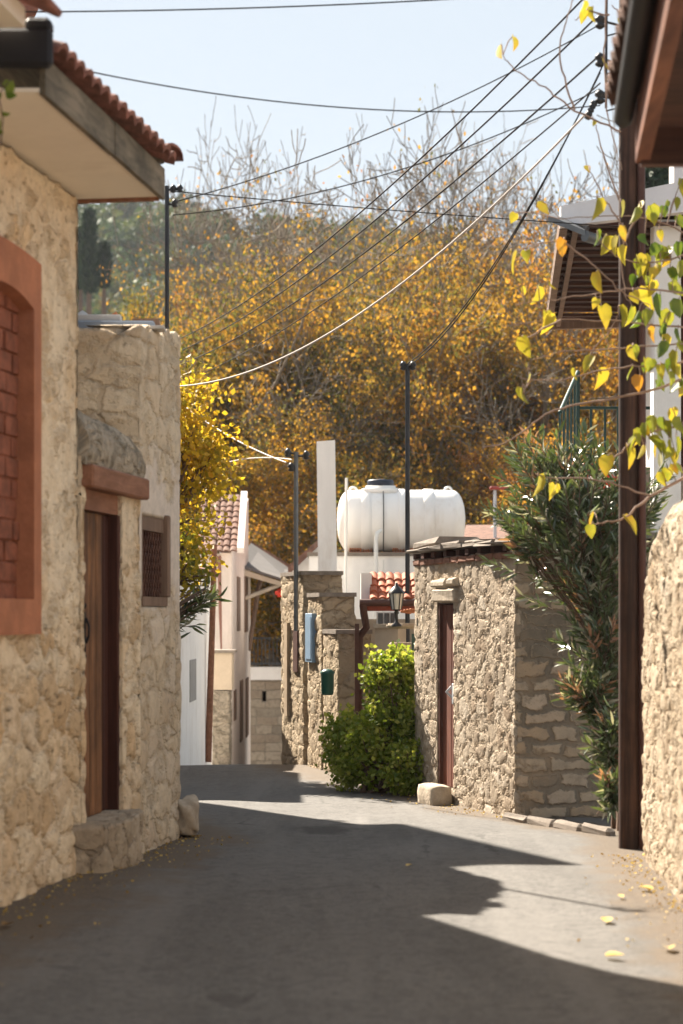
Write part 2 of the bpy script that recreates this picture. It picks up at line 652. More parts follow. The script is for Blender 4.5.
m_terra = plain_mat('terracotta_paint', (0.42, 0.165, 0.085), 0.85, 0.22, 5, 0.45, dirt=((0.30, 0.12, 0.075), 0.6))
m_tile = plain_mat('clay_tile', (0.27, 0.115, 0.085), 0.9, 0.45, 11, 0.6, dirt=((0.13, 0.075, 0.06), 0.9))
m_tile_far = plain_mat('weathered_tile', (0.20, 0.105, 0.075), 0.9, 0.45, 9, 0.5, dirt=((0.30, 0.22, 0.17), 0.7))
m_fascia = wood_mat('lichen_board', (0.085, 0.07, 0.045), (0.25, 0.20, 0.14), 0.6, axis='y', var=1.6)
m_bitumen = plain_mat('black_bitumen', (0.012, 0.011, 0.014), 0.6, 0.2, 8, 0.3)
m_door = wood_mat('weathered_brown_wood', (0.075, 0.034, 0.016), (0.34, 0.155, 0.065), 0.8, var=1.6)
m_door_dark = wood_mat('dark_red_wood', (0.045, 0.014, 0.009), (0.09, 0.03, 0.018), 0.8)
m_shed_door = wood_mat('worn_red_wood', (0.10, 0.032, 0.020), (0.21, 0.075, 0.045), 0.8)
m_lintel = wood_mat('lintel_wood', (0.20, 0.085, 0.045), (0.32, 0.15, 0.09), 0.6, axis='y')
m_grey_wood = wood_mat('grey_brown_wood', (0.16, 0.10, 0.07), (0.26, 0.17, 0.12), 0.8)
m_pole = wood_mat('creosoted_pole', (0.024, 0.012, 0.009), (0.10, 0.048, 0.030), 1.0, var=1.5)
m_eave_wood = wood_mat('eave_timber', (0.11, 0.035, 0.018), (0.26, 0.10, 0.05), 0.6, axis='y')
m_dark_wood = wood_mat('dark_timber', (0.05, 0.020, 0.014), (0.10, 0.042, 0.028), 0.6, axis='x')
m_brown = plain_mat('brown_paint', (0.085, 0.036, 0.026), 0.55, 0.2, 6, 0.15)
m_metal = plain_mat('grey_steel', (0.16, 0.17, 0.18), 0.5, 0.15, 8, 0.1, 0.5, 0.6)
m_dark_metal = plain_mat('dark_steel', (0.035, 0.038, 0.045), 0.5, 0.2, 8, 0.1, 0.5, 0.4)
m_black = plain_mat('black_plastic', (0.012, 0.012, 0.014), 0.45, 0.1, 8, 0.05, 0.5)
m_wire = plain_mat('black_wire', (0.022, 0.019, 0.019), 0.85, 0.1, 8, 0.0, 0.1)
m_wire_pale = plain_mat('pale_cable', (0.50, 0.44, 0.40), 0.6, 0.1, 8, 0.0)
m_tank = plain_mat('white_plastic_tank', (0.85, 0.83, 0.80), 0.42, 0.04, 2, 0.08, 0.5, dirt=((0.60, 0.52, 0.43), 0.45))
m_lid = plain_mat('dark_blue_lid', (0.02, 0.028, 0.05), 0.5, 0.1, 6, 0.1)
m_pvc = plain_mat('white_pvc', (0.76, 0.74, 0.70), 0.5, 0.04, 4, 0.05)
m_blue = plain_mat('blue_paint', (0.20, 0.30, 0.42), 0.6, 0.12, 6, 0.1)
m_green_box = plain_mat('green_paint', (0.010, 0.075, 0.055), 0.45, 0.1, 6, 0.1, 0.5)
m_green_rail = plain_mat('green_railing_paint', (0.018, 0.06, 0.055), 0.45, 0.15, 6, 0.1, 0.5)
m_red = plain_mat('red_plastic', (0.55, 0.045, 0.025), 0.5, 0.1, 5, 0.05)
m_brick_orange = plain_mat('hollow_clay_brick', (0.50, 0.19, 0.09), 0.85, 0.15, 12, 0.3)
m_slot_dark = plain_mat('painted_slot_dark', (0.015, 0.012, 0.010), 0.9, 0.1, 5, 0.0)
m_inner = plain_mat('plain_inner_wall', (0.42, 0.35, 0.27), 0.9, 0.1, 3, 0.1)
m_step = stone_mat('step_stone', (4, 4), [(0.42, 0.34, 0.25), (0.50, 0.41, 0.31), (0.36, 0.28, 0.2)], (0.34, 0.27, 0.2), edge=0.04, disp=0.03, distort=0.4, seed=9)
m_rock = plain_mat('pale_rock', (0.46, 0.38, 0.29), 0.9, 0.3, 7, 0.9, bscale=25, dirt=((0.3, 0.22, 0.15), 0.5))
m_slate = plain_mat('grey_roof_stone', (0.24, 0.20, 0.165), 0.85, 0.25, 10, 0.5)
m_glass_pane = plain_mat('dark_pane', (0.05, 0.05, 0.055), 0.15, 0.1, 3, 0.0, 0.6)
m_lamp_glass = plain_mat('frosted_lamp_glass', (0.62, 0.60, 0.55), 0.2, 0.05, 3, 0.0, 0.5)
m_galv = plain_mat('galvanised_sheet', (0.45, 0.47, 0.50), 0.45, 0.1, 6, 0.1, 0.5, 0.2)
m_board_blue = plain_mat('pale_grey_board', (0.27, 0.31, 0.37), 0.6, 0.08, 6, 0.1)
m_board_white = plain_mat('white_board', (0.50, 0.48, 0.46), 0.6, 0.08, 6, 0.1)
m_bark = plain_mat('plane_bark', (0.20, 0.155, 0.115), 0.9, 0.4, 2.2, 0.4, c2=(0.30, 0.25, 0.19))
m_twig = plain_mat('twig_bark', (0.16, 0.105, 0.075), 0.85, 0.25, 6, 0.2)
m_vine_stem = plain_mat('vine_bark', (0.30, 0.20, 0.15), 0.85, 0.25, 12, 0.2)

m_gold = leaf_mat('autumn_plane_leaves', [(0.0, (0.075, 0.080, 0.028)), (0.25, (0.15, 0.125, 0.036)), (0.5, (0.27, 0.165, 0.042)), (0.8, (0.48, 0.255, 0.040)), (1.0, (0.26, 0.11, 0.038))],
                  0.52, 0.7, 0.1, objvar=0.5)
m_goldgreen = leaf_mat('yellow_green_leaves', [(0.0, (0.15, 0.16, 0.025)), (0.45, (0.44, 0.32, 0.035)), (1.0, (0.66, 0.38, 0.035))], 0.52, 0.55, 0.3)
m_shrub = leaf_mat('shrub_leaves', [(0.0, (0.08, 0.14, 0.022)), (0.5, (0.21, 0.27, 0.04)), (1.0, (0.46, 0.44, 0.12))], 0.5, 0.5, 0.35)
m_oleander = leaf_mat('oleander_leaves', [(0.0, (0.035, 0.06, 0.025)), (0.6, (0.09, 0.125, 0.045)), (0.78, (0.15, 0.19, 0.075)), (0.84, (0.42, 0.42, 0.34)), (0.92, (0.46, 0.44, 0.36)), (0.97, (0.40, 0.21, 0.13))], 0.22, 0.28, 0.9)  # pale stops: leaf undersides, and sun glints put into the colour
m_vine = leaf_mat('vine_leaves', [(0.0, (0.07, 0.13, 0.018)), (0.4, (0.25, 0.27, 0.035)), (0.7, (0.46, 0.375, 0.045)), (1.0, (0.50, 0.23, 0.03))], 0.38, 0.5, 0.35, tint=(1.1, 1.05, .6))
m_hillwood = leaf_mat('hill_foliage', [(0.0, (0.022, 0.045, 0.018)), (0.5, (0.05, 0.085, 0.025)), (0.85, (0.12, 0.13, 0.04)), (1.0, (0.16, 0.10, 0.035))], 0.2, 0.7, 0.2)
m_cypress = leaf_mat('cypress_foliage', [(0.0, (0.012, 0.032, 0.020)), (1.0, (0.035, 0.06, 0.03))], 0.1, 0.7, 0.2)
m_dryleaf = leaf_mat('dry_leaf', [(0.0, (0.22, 0.12, 0.04)), (1.0, (0.62, 0.46, 0.16))], 0.2, 0.7, 0.2)


def asphalt():
    n = NT('worn_asphalt')
    c = n.coord()
    a = n.noise(c, 0.55, 6, 0.6)
    b = n.noise(c, 3.0, 6, 0.65)
    g = n.noise(c, 160, 3, 0.7)
    st = n.noise(n.mapping(c, (1.6, 0.22, 1)), 1.5, 5, 0.6)
    g2 = n.noise(c, 45, 4, 0.7)
    col = n.mix(n.rng(a, 0.3, 0.7), (0.108, 0.103, 0.098), (0.148, 0.141, 0.133))
    col = n.mix(n.rng(b, 0.4, 0.75, 0, 0.6), col, (0.080, 0.076, 0.072))
    col = n.mix(n.rng(st, 0.45, 0.66, 0, 0.65), col, (0.070, 0.067, 0.064))
    col = n.mix(n.rng(g, 0.35, 0.7, 0, 0.6), col, (0.25, 0.237, 0.22))
    col = n.mix(n.rng(g2, 0.46, 0.68, 0, 0.6), col, (0.052, 0.050, 0.048))
    g3 = n.noise(c, 13, 5, 0.75)
    col = n.mix(n.rng(g3, 0.44, 0.66, 0, 0.55), col, (0.062, 0.059, 0.056))
    col = n.mix(n.rng(n.noise(n.mapping(c, (2.2, .16, 1)), 1.0, 4, .6), 0.50, 0.68, 0, 0.4), col, (0.19, 0.18, 0.168))
    rp = n.n('ShaderNodeAttribute', attribute_name='repair').outputs['Fac']
    rm = n.rng(n.math('ADD', rp, n.math('MULTIPLY', n.math('SUBTRACT', n.noise(n.mapping(c, (1.0, .45, 1)), 3.5, 6, .7), 0.5), 1.6)), 0.35, 0.75, 0, 0.75)
    col = n.mix(rm, col, (0.045, 0.042, 0.04))
    vg = n.n('ShaderNodeAttribute', attribute_name='verge').outputs['Fac']
    vm = n.rng(n.math('ADD', vg, n.math('MULTIPLY', n.math('SUBTRACT', n.noise(c, 2.2, 8, 0.7), 0.5), 1.1)), 0.40, 0.78)
    vcol = n.mix(n.rng(g2, 0.35, 0.65), (0.085, 0.062, 0.042), (0.15, 0.113, 0.078))
    vcol = n.mix(n.rng(g, 0.5, 0.7, 0, 0.5), vcol, (0.22, 0.175, 0.125))
    col = n.mix(n.math('MULTIPLY', vm, 0.85), col, vcol)
    vo = n.n('ShaderNodeTexVoronoi', feature='DISTANCE_TO_EDGE')
    n.l(n.mapping(c, (0.75, 0.5, 1)), vo.inputs['Vector'])
    vo.inputs['Scale'].default_value = 1.0
    ck = n.rng(n.math('ADD', vo.outputs['Distance'], n.math('MULTIPLY', n.math('SUBTRACT', b, 0.5), 0.12)), 0.0, 0.006, 0.45, 0.0)
    col = n.mix(n.math('MULTIPLY', ck, n.rng(a, 0.48, 0.58)), col, (0.035, 0.032, 0.03))
    n.bsdf(col, 0.85, n.math('ADD', n.math('MULTIPLY', g, 0.6), n.math('ADD', b, n.math('MULTIPLY', g2, .5))), 0.7, 0.012, 0.3)
    return n.m


def dirt(name, c1, c2):
    n = NT(name)
    c = n.coord()
    a = n.noise(c, 1.8, 7, 0.7)
    g = n.noise(c, 70, 4, 0.7)
    col = n.mix(n.rng(a, 0.32, 0.68), c1, c2)
    col = n.mix(n.rng(g, 0.5, 0.72, 0, 0.6), col, mul(c2, 1.5))
    n.bsdf(col, 0.95, n.math('ADD', g, a), 0.8, 0.02, 0.1)
    return n.m


m_asphalt = asphalt()
m_dirt = dirt('grit', (0.20, 0.155, 0.11), (0.27, 0.21, 0.155))
m_soil = dirt('dry_soil', (0.16, 0.12, 0.075), (0.22, 0.17, 0.10))

# ------------------------------------------------------------ ground
GY = [-60, 12, 18, 21, 25, 28, 32, 40, 50, 60, 90, 110, 200, 300, 420]
GZ = [0, 0, -.19, -.24, -.28, -.5, -.95, -1.95, -3.2, -4.5, -6, -4, 26, 60, 52]


def gz(y):
    return float(np.interp(y, GY[:12], GZ[:12]))


def hill_h(x, y):
    base = np.interp(y, GY, GZ)
    k = np.clip((y - 100) / 150, 0, 1)
    side = -0.20 * (x + 36) * k
    return base + side + k * (2.2 * np.sin(x * .06 + 1) + 1.6 * np.sin(y * .05 + x * .03) + 1.2 * np.sin(x * .17))


def sheet(name, xs, ys, hf, mat, kind='structure'):
    xs, ys = np.asarray(xs), np.asarray(ys)
    gx, gy = np.meshgrid(xs, ys)
    gzz = hf(gx, gy)
    V = np.stack([gx.ravel(), gy.ravel(), gzz.ravel()], 1)
    nx, ny = len(xs), len(ys)
    i = np.arange(nx - 1)[None, :] + np.arange(ny - 1)[:, None] * nx
    i = i.ravel()
    Fc = np.stack([i, i + 1, i + nx + 1, i + nx], 1)
    o = link(name, fast_mesh(name, V, Fc, True), mat)
    tag(o, kind=kind)
    return o


sheet('ground', np.concatenate([[-600, -200, -80], np.linspace(-30, 30, 25), [80, 200, 600]]), np.concatenate([np.linspace(-40, 60, 90), np.linspace(62, 104, 12)]),
      lambda x, y: np.interp(y, GY[:12], GZ[:12]) - 0.03, m_soil)
sheet('hill', np.linspace(-320, 320, 120), np.linspace(100, 420, 70), lambda x, y: hill_h(x, y) - 0.02, plain_mat('hill_ground', (0.10, 0.10, 0.045), 0.95, 0.4, 0.05, 0.2))


def road_h(x, y):
    return np.interp(y, GY[:12], GZ[:12]) + 0.012 * np.sin(x * 2.1 + y * .7) * np.sin(y * 0.9) + 0.006 * np.sin(x * 5 + y * 1.7)


sheet('road', np.linspace(-7, 4.5, 150), np.concatenate([np.linspace(2, 26, 260), np.linspace(26.2, 56, 120)]), road_h, m_asphalt)


# grit gathered along the feet of the walls and an old dark repair, as attributes of the road sheet
def seg_dist(x, y, a, b):
    ax, ay, bx, by = *a, *b
    t = np.clip(((x - ax) * (bx - ax) + (y - ay) * (by - ay)) / ((bx - ax) ** 2 + (by - ay) ** 2), 0, 1)
    return np.hypot(x - ax - t * (bx - ax), y - ay - t * (by - ay))


rd = bpy.data.objects['road']
cs = np.zeros(len(rd.data.vertices) * 3, dtype=np.float32)
rd.data.vertices.foreach_get('co', cs)
cs = cs.reshape(-1, 3)
dmin = np.full(len(cs), 9.0)
for ln_ in ([(-2.6, 6), (-1.86, 10.9), (-1.42, 13.9), (-1.23, 15.3), (-2.0, 17.8)], [(1.72, 7), (1.88, 11), (2.03, 13.6), (2.2, 15.5), (1.55, 17.4), (0.747, 20.4), (-0.7, 26)]):
    for a_, b_ in zip(ln_, ln_[1:]):
        dmin = np.minimum(dmin, seg_dist(cs[:, 0], cs[:, 1], a_, b_))
at_ = rd.data.attributes.new('verge', 'FLOAT', 'POINT')
at_.data.foreach_set('value', np.clip(1 - dmin / np.where(cs[:, 0] < 0, 1.35, 0.8), 0, 1).astype(np.float32))
at_ = rd.data.attributes.new('repair', 'FLOAT', 'POINT')
at_.data.foreach_set('value', np.exp(-(((cs[:, 0] + .13) / .30) ** 2 + ((cs[:, 1] - 16.2) / .55) ** 2)).astype(np.float32))


# =====================================================================
#  helper pieces
# =====================================================================
def tile_roof(name, e0, e1, up, length, mat, parent, pitch=0.17, amp=0.035, rows=6, thick=0.03, sub=8):
    """barrel tiles: eave from e0 to e1, rising along vector up for length, in overlapping rows"""
    e0, e1, up = Vector(e0), Vector(e1), Vector(up).normalized()
    al = e1 - e0
    L = al.length
    al.normalize()
    nn = al.cross(up).normalized()
    if nn.z < 0:
        nn = -nn
    nt = max(1, round(L / pitch))
    ns = nt * sub
    mb = MB()
    step = length / rows
    for r in range(rows):
        vs, fs = [], []
        for j, (s, lift) in enumerate(((r * step, 0.028), ((r + 1) * step + 0.05, 0.0))):
            for i in range(ns + 1):
                ph = (i % sub) / sub
                hump = amp * (abs(math.sin(math.pi * (i / sub))) ** 0.7)
                k = int(i / sub)
                jit = 0.012 * math.sin(k * 12.9898 + r * 78.233)
                vs.append(e0 + al * (L * i / ns) + up * (s + jit) + nn * (hump + lift + 0.006 * math.sin(k * 3.1 + r)))
        n1 = ns + 1
        vs += [v - nn * thick for v in vs]
        o = 2 * n1
        for i in range(ns):
            fs.append([i, i + 1, n1 + i + 1, n1 + i])
            fs.append([o + i + 1, o + i, o + n1 + i, o + n1 + i + 1])
            fs.append([i + 1, i, o + i, o + i + 1])
        fs.append([0, n1, o + n1, o])
        fs.append([ns, o + ns, o + n1 + ns, n1 + ns])
        mb.add(vs, fs)
    return mb.build(name, mat, parent)


def roof_slab(pts, t, name, mat, parent):
    mb = MB()
    mb.slab(pts, (0, 0, -t))
    return mb.build(name, mat, parent)


def along(px):
    """distance Y at which the left wall line is seen at column px"""
    return 3.484 / (0.149 - (px - CX) / F)


def lw(y):
    return -1.86 + 0.149 * (y - 10.9)


LD = Vector((0.149, 1, 0)).normalized()      # along the left wall
LN = Vector((1, -0.149, 0)).normalized()     # out of the left wall


def lpt(y, out=0.0, z=0.0):
    p = Vector((lw(y), y, z)) + LN * out
    return p


def lbox(mb, ya, yb, za, zb, o0, o1, bev=0.0):
    """a box on the left wall between ya..yb, za..zb, from o0 to o1 out of it"""
    a, b = lpt(ya), lpt(yb)
    c = (a + b) / 2 + LN * (o0 + o1) / 2
    mb.box((c.x, c.y, (za + zb) / 2), (abs(o1 - o0), (b - a).length, zb - za), rz=-math.atan(0.149), bev=bev)
    return mb


# =====================================================================
#  LEFT: house with the red arched niche and the tiled eave
# =====================================================================
h1 = empty('stone_house', (-2.2, 10.5, 0), 'lime washed rubble house with terracotta framed niche and tiled eave over the road', 'house')
Ya, Yb = 5.0, 12.43
k1 = math.hypot(1, 0.149)
u_of = lambda y: (y - Ya) * k1
wall_sheet('wall', [(lw(Ya), Ya), (lw(Yb), Yb)], -0.2, 4.195, m_rubble, h1, d=0.02, left=False, thick=0.4,
           openings=[(u_of(10.34), u_of(11.48), 1.56, 3.56)])
mb = MB()
mb.prism([(lw(Ya) - .38, Ya), (lw(Yb) - .42, Yb - .06), (-6.5, Yb + .5), (-6.5, Ya)], -0.2, 4.19)
mb.build('rear_walls', m_inner, h1)
# terracotta surround with a segmental arch, and painted brick infill
mb = MB()
yo0, yo1, yi0, yi1 = 10.28, 11.54, 10.42, 11.40
zo0, zi0 = 1.49, 1.69
ym = (yo0 + yo1) / 2
N = 14
prev = None
out_top = lambda y: 3.62 + 0.03 * (1 - ((y - ym) / (yo1 - ym)) ** 2)
in_top = lambda y: 3.34 + 0.07 * (1 - ((y - ym) / (yi1 - ym)) ** 2)


def ring_face(mb, ya, yb, za0, za1, zb0, zb1, o0=-0.3, o1=0.035):
    q = [lpt(ya, o1, za0), lpt(yb, o1, zb0), lpt(yb, o1, zb1), lpt(ya, o1, za1)]
    mb.slab(q, -LN * (o1 - o0))


ring_face(mb, yo0, yi0, zo0, out_top(yo0), zo0, out_top(yi0))
ring_face(mb, yi1, yo1, zo0, out_top(yi1), zo0, out_top(yo1))
ring_face(mb, yi0, yi1, zo0, zi0, zo0, zi0)
for i in range(N):
    a, b = yi0 + (yi1 - yi0) * i / N, yi0 + (yi1 - yi0) * (i + 1) / N
    ring_face(mb, a, b, in_top(a), out_top(a), in_top(b), out_top(b))
sur = mb.build('window_surround', m_terra, h1)
mb = MB()
rows, rh = 15, 0.118
for r in range(rows):
    z = zi0 - 0.02 + r * rh
    y = yi0 - 0.02 + (0.13 if r % 2 else 0.0) - 0.26
    while y < yi1:
        a, b = max(y, yi0 - 0.02), min(y + 0.25, yi1 + 0.02)
        if b - a > 0.03:
            lbox(mb, a, b - 0.012, z, z + rh - 0.012, -0.20, -0.060 + random.uniform(-.010, .010), bev=0.005)
        y += 0.26
lbox(mb, yi0 - .02, yi1 + .02, zi0 - .02, 3.5, -0.25, -0.078)
mb.build('brick_infill', plain_mat('shade_toned_painted_brick', (0.27, 0.092, 0.052), 0.85, 0.4, 9, 0.7), h1)  # darker than the surround: recess shade put into the brick colour
# overhanging eave
ec = lambda y, out, z: Vector((-1.1 + 0.149 * (y - 12.43) + out, y, z))
yn, yf = 9.94, 12.43
sk = Vector((-1.86, 14.0, 0))                       # the far verge runs back from the corner
mb = MB()
zs = 4.20
q = [ec(yn, -.02, zs), ec(yf, -.02, zs), Vector((-1.72, 12.52, zs)), Vector((-4.0, 12.8, zs)), Vector((-4.0, yn, zs))]
n5 = len(q)
mb.add([p for p in q] + [p + Vector((0, 0, .02)) for p in q], [list(range(n5))[::-1], list(range(n5, 2 * n5))] + [[i, (i + 1) % n5, n5 + (i + 1) % n5, n5 + i] for i in range(n5)])
mb.build('soffit', m_soffit, h1)
mb = MB()
mb.slab([ec(yn, 0, 4.185), ec(11.25, 0, 4.185), ec(11.25, 0, 4.375), ec(yn, 0, 4.375)], (-0.03, 0, 0))
mb.slab([ec(11.258, .004, 4.187), ec(yf, .002, 4.183), ec(yf, .002, 4.372), ec(11.258, .004, 4.377)], (-0.03, 0, 0))
mb.build('fascia_board', m_fascia, h1)
mb = MB()
ve = Vector((-1.75, 12.53, 0))
up_ = lambda z: Vector((0, 0, z))
mb.slab([ec(yf, -.035, 4.178), ve + up_(4.178), ve + up_(4.225), ec(yf, -.035, 4.225)], (0, .03, 0))
mb.slab([ec(yf, -.035, 4.227), ve + up_(4.227), ve + up_(4.45), ec(yf, -.035, 4.37)], (0, .04, 0))
mb.build('verge_board', m_lintel, h1)
upv = Vector((-1, 0.149, 0.36))
rf = tile_roof('roof', ec(yn, .06, 4.395), ec(yf, .06, 4.395), upv, 2.6, m_tile, h1, pitch=0.165, amp=0.045, rows=7)
mb = MB()      # roof deck behind tiles; skewed end and unseen slabs shape the road shadow
mb.slab([ec(yn, -.04, 4.36), ec(yf, -.04, 4.36), Vector((sk.x + .2, 13.35, 4.52)), ec(yn, -2.4, 5.2)], (0, 0, .03))
mb.slab([ec(yf, -.04, 4.425), Vector((sk.x + .2, 13.35, 4.46)), Vector((-2.4, 13.3, 4.46)), ve + up_(4.43)], (0, 0, .02))  # inner slab added to block a sliver of sun past the soffit
mb.prism([(-1.1, 12.40), (-1.66, 13.35), (-2.35, 14.9), (-2.30, 16.5), (-4.2, 16.5), (-4.2, 12.6)], [4.40, 4.47, 4.70, 4.70, 5.3, 5.3], [4.42, 4.50, 4.74, 4.74, 5.34, 5.34])  # unseen rear roof, added to shade the left of the sunlit patch
mb.build('roof_deck_and_shade_slabs', m_fascia, rf)
mb = MB()
mb.prism([(-2.5, 13.7), (-2.45, 16.3), (-4.1, 16.3), (-4.1, 13.7)], 3.55, 4.7)  # unseen block added beneath, closing the gap that let sun onto the road
mb.build('unseen_shade_block', m_inner, h1)
mb = MB()      # verge tiles sticking out at the far corner
for i in range(6):
    a = ec(yf, .05, 4.45) + Vector((-.33, .36, .075)) * i * 0.62
    b = a + Vector((-.28, .33, .07))
    pts = []
    vs, fs = [], []
    for j, p in enumerate((a, b)):
        rad = 0.085 if j == 0 else 0.07
        for kx in range(9):
            an = math.pi * kx / 8
            vs.append(p + Vector((.75, .66, 0)) * math.cos(an) * rad + Vector((0, 0, 1)) * math.sin(an) * rad)
    vs += [v - Vector((0, 0, .018)) for v in vs]
    for kx in range(8):
        fs += [[kx, kx + 1, 9 + kx + 1, 9 + kx], [18 + kx + 1, 18 + kx, 27 + kx, 27 + kx + 1], [kx + 1, kx, 18 + kx, 18 + kx + 1]]
    mb.add(vs, fs)
mb.build('verge_tiles', m_tile, rf)
mb = MB()      # black flashing on the near end of the eave
mb.box((-1.83, 9.90, 4.405), (0.80, 0.08, 0.19), bev=0.02)
mb.box((-1.50, 9.93, 4.52), (0.13, 0.12, 0.07), bev=0.02)
mb.build('black_flashing', m_bitumen, h1)
mb = MB()      # raised plastered gable over the near part
mb.prism([(-1.55, 9.80), (-1.55 - .3, 7.6), (-4.5, 7.6), (-4.5, 10.2)], 4.48, [4.575, 4.575, 5.9, 5.9])
up1 = mb.build('raised_wall', m_soffit, h1)
mb = MB()
for i in range(7):
    a = Vector((-1.55 - i * .3, 9.80 + i * .04, 4.635 + i * .135))
    mb.box(a, (0.34, 0.22, 0.04), ry=0.42, rz=-.13, bev=.01)
for i in range(10):
    a = Vector((-1.50 - i * .03, 9.58 - i * .22, 4.605))
    mb.box(a, (0.2, 0.2, 0.04), ry=0.39, bev=.012)
mb.build('coping_tiles', m_tile, h1)

# =====================================================================
#  LEFT: low doorway house
# =====================================================================
h2 = empty('low_stone_house', (-1.7, 13.2, 0), 'low rubble house with timber lintel door and rounded lichen grey top', 'house')
Yc, Yd = 12.43, 13.9
u2 = lambda y: (y - Yc) * k1
wall_sheet('wall', [(lw(Yc) + 0.012, Yc), (lw(Yd) + 0.012, Yd)], -0.2, 2.60, m_rubble, h2, d=0.02, left=False, thick=0.4,
           openings=[(u2(12.52), u2(13.42), 0.27, 2.56)], u0=(Yc - Ya) * k1)
mb = MB()
mb.prism([(lw(Yc) - .40, Yc + .1), (lw(Yd) - .40, Yd - .02), (-5.5, 13.6), (-5.5, 12.8)], -0.2, 2.58)
mb.build('rear_walls', m_inner, h2)
# rounded top mass above the lintel
prof = [(0.03, 2.54), (0.055, 2.62), (0.05, 2.72), (0.0, 2.80), (-0.09, 2.86), (-0.22, 2.90), (-0.45, 2.92), (-0.9, 2.93)]
V, Fc, UV = [], [], []
ys = np.linspace(Yc + 0.03, Yd + 0.02, 72)
pl = np.array(prof)
sl_ = np.concatenate([[0], np.cumsum(np.hypot(np.diff(pl[:, 0]), np.diff(pl[:, 1])))])
ss = np.linspace(0, sl_[-1], 66)
for i, y in enumerate(ys):
    e = min(1, max(0, (Yd + 0.02 - y) / 0.16))
    dz = 0.16 * (1 - math.sqrt(1 - (1 - e) ** 2)) if e < 1 else 0
    for s in ss:
        o = np.interp(s, sl_, pl[:, 0])
        z = np.interp(s, sl_, pl[:, 1])
        zz = 2.54 + (z - 2.54) * (1 - dz * 2.0) + 0.05 * (1 - (y - Yc) / 1.5) * (z - 2.54) / .35
        p = lpt(y, o, zz)
        V.append(tuple(p))
        UV.append((y, s + 2))
ns_ = len(ss)
fc = []
for i in range(len(ys) - 1):
    for j in range(ns_ - 1):
        a = i * ns_ + j
        fc.append((a, a + ns_, a + ns_ + 1, a + 1))
end = len(V)
me = bpy.data.meshes.new('rounded_parapet')
me.from_pydata(V, [], fc + [tuple(range(ns_ * (len(ys) - 1), ns_ * len(ys))), tuple(range(ns_))[::-1]])
me.polygons.foreach_set('use_smooth', [True] * len(fc) + [False, False])
uvl = me.uv_layers.new(name='UVMap')
for lp in me.loops:
    uvl.data[lp.index].uv = UV[lp.vertex_index]
link('rounded_parapet', me, m_lichen, h2)
mb = MB()
lbox(mb, 12.5, 13.93, 2.40, 2.545, -.3, 0.075, bev=0.012)
mb.build('door_lintel', m_lintel, h2)
mb = MB()      # frame
lbox(mb, 12.48, 13.46, 2.27, 2.398, -.3, -.02)
lbox(mb, 12.48, 12.56, 0.27, 2.268, -.3, -.03)
mb.build('door_frame', m_lintel, h2)
mb = MB()
lbox(mb, 13.375, 13.445, 0.27, 2.268, -.3, -.004, bev=.006)
mb.build('door_jamb', m_door_dark, h2)
mb = MB()      # near leaf, planks
for i in range(4):
    lbox(mb, 12.575 + i * .148, 12.575 + i * .148 + .141, 0.30, 2.262, -.12, -.055, bev=.006)
dl = mb.build('door', m_door, h2)
dl['label'] = 'orange brown plank leaf, closed'
mb = MB()
lbox(mb, 12.73, 12.75, 1.36, 1.62, -.055, -.045, bev=.003)
p = lpt(12.74, -.04, 1.5)
mb.tube([p + Vector((0, 0, .08)), p + LN * .015 + Vector((0, 0, .03)), p + LN * .015 + Vector((0, 0, -.03)), p + Vector((0, 0, -.08))], .008, 6)
for z in (1.34, 1.45, 1.56, 1.66):
    q = lpt(12.74, -.046, z)
    mb.lathe(q - LN * .005, [(.018, 0), (.016, .006), (.0, .012)], 8, axis=LN)
mb.build('handle', m_bitumen, dl)
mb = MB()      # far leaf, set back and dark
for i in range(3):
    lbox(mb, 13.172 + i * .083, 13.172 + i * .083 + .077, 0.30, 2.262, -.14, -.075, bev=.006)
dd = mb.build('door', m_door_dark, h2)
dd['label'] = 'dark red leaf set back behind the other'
# stone step
V = []
ring = [lpt(12.30, -.05), lpt(12.42, .16), lpt(12.9, .2), lpt(13.4, .15), lpt(13.5, -.05)]
wall_sheet('doorstep', [(p.x, p.y) for p in ring], -0.1, 0.285, m_step, h2, d=0.02, left=False, thick=0.5, u0=3)
mb = MB()
mb.add([(p.x, p.y, 0.27) for p in [lpt(12.32, -.3), lpt(12.34, -.03), lpt(12.44, .13), lpt(12.9, .165), lpt(13.38, .12), lpt(13.47, -.03), lpt(13.47, -.3)]], [[0, 1, 2, 3, 4, 5, 6]])
mb.build('doorstep_top', m_rock, h2)

# =====================================================================
#  LEFT: taller corner house with patched plaster
# =====================================================================
h3 = empty('corner_stone_house', (-1.9, 14.9, 0), 'flat topped corner house of patched plaster and stone with a shuttered window', 'house')
pts3 = [(-4.2, 13.75), (-1.85, 13.88), (-1.56, 13.90), (lw(13.95), 13.95), (lw(15.1), 15.1), (-1.24, 15.3), (-1.33, 15.6), (-1.95, 17.8)]
cum3 = [0]
for a, b in zip(pts3, pts3[1:]):
    cum3.append(cum3[-1] + math.hypot(b[0] - a[0], b[1] - a[1]))
tv = [3.56, 3.58, 3.58, 3.60, 3.72, 3.72, 3.70, 3.65]


def top3(u):
    return float(np.interp(u, cum3, tv)) + 0.02 * math.sin(u * 9) + 0.012 * math.sin(u * 23)


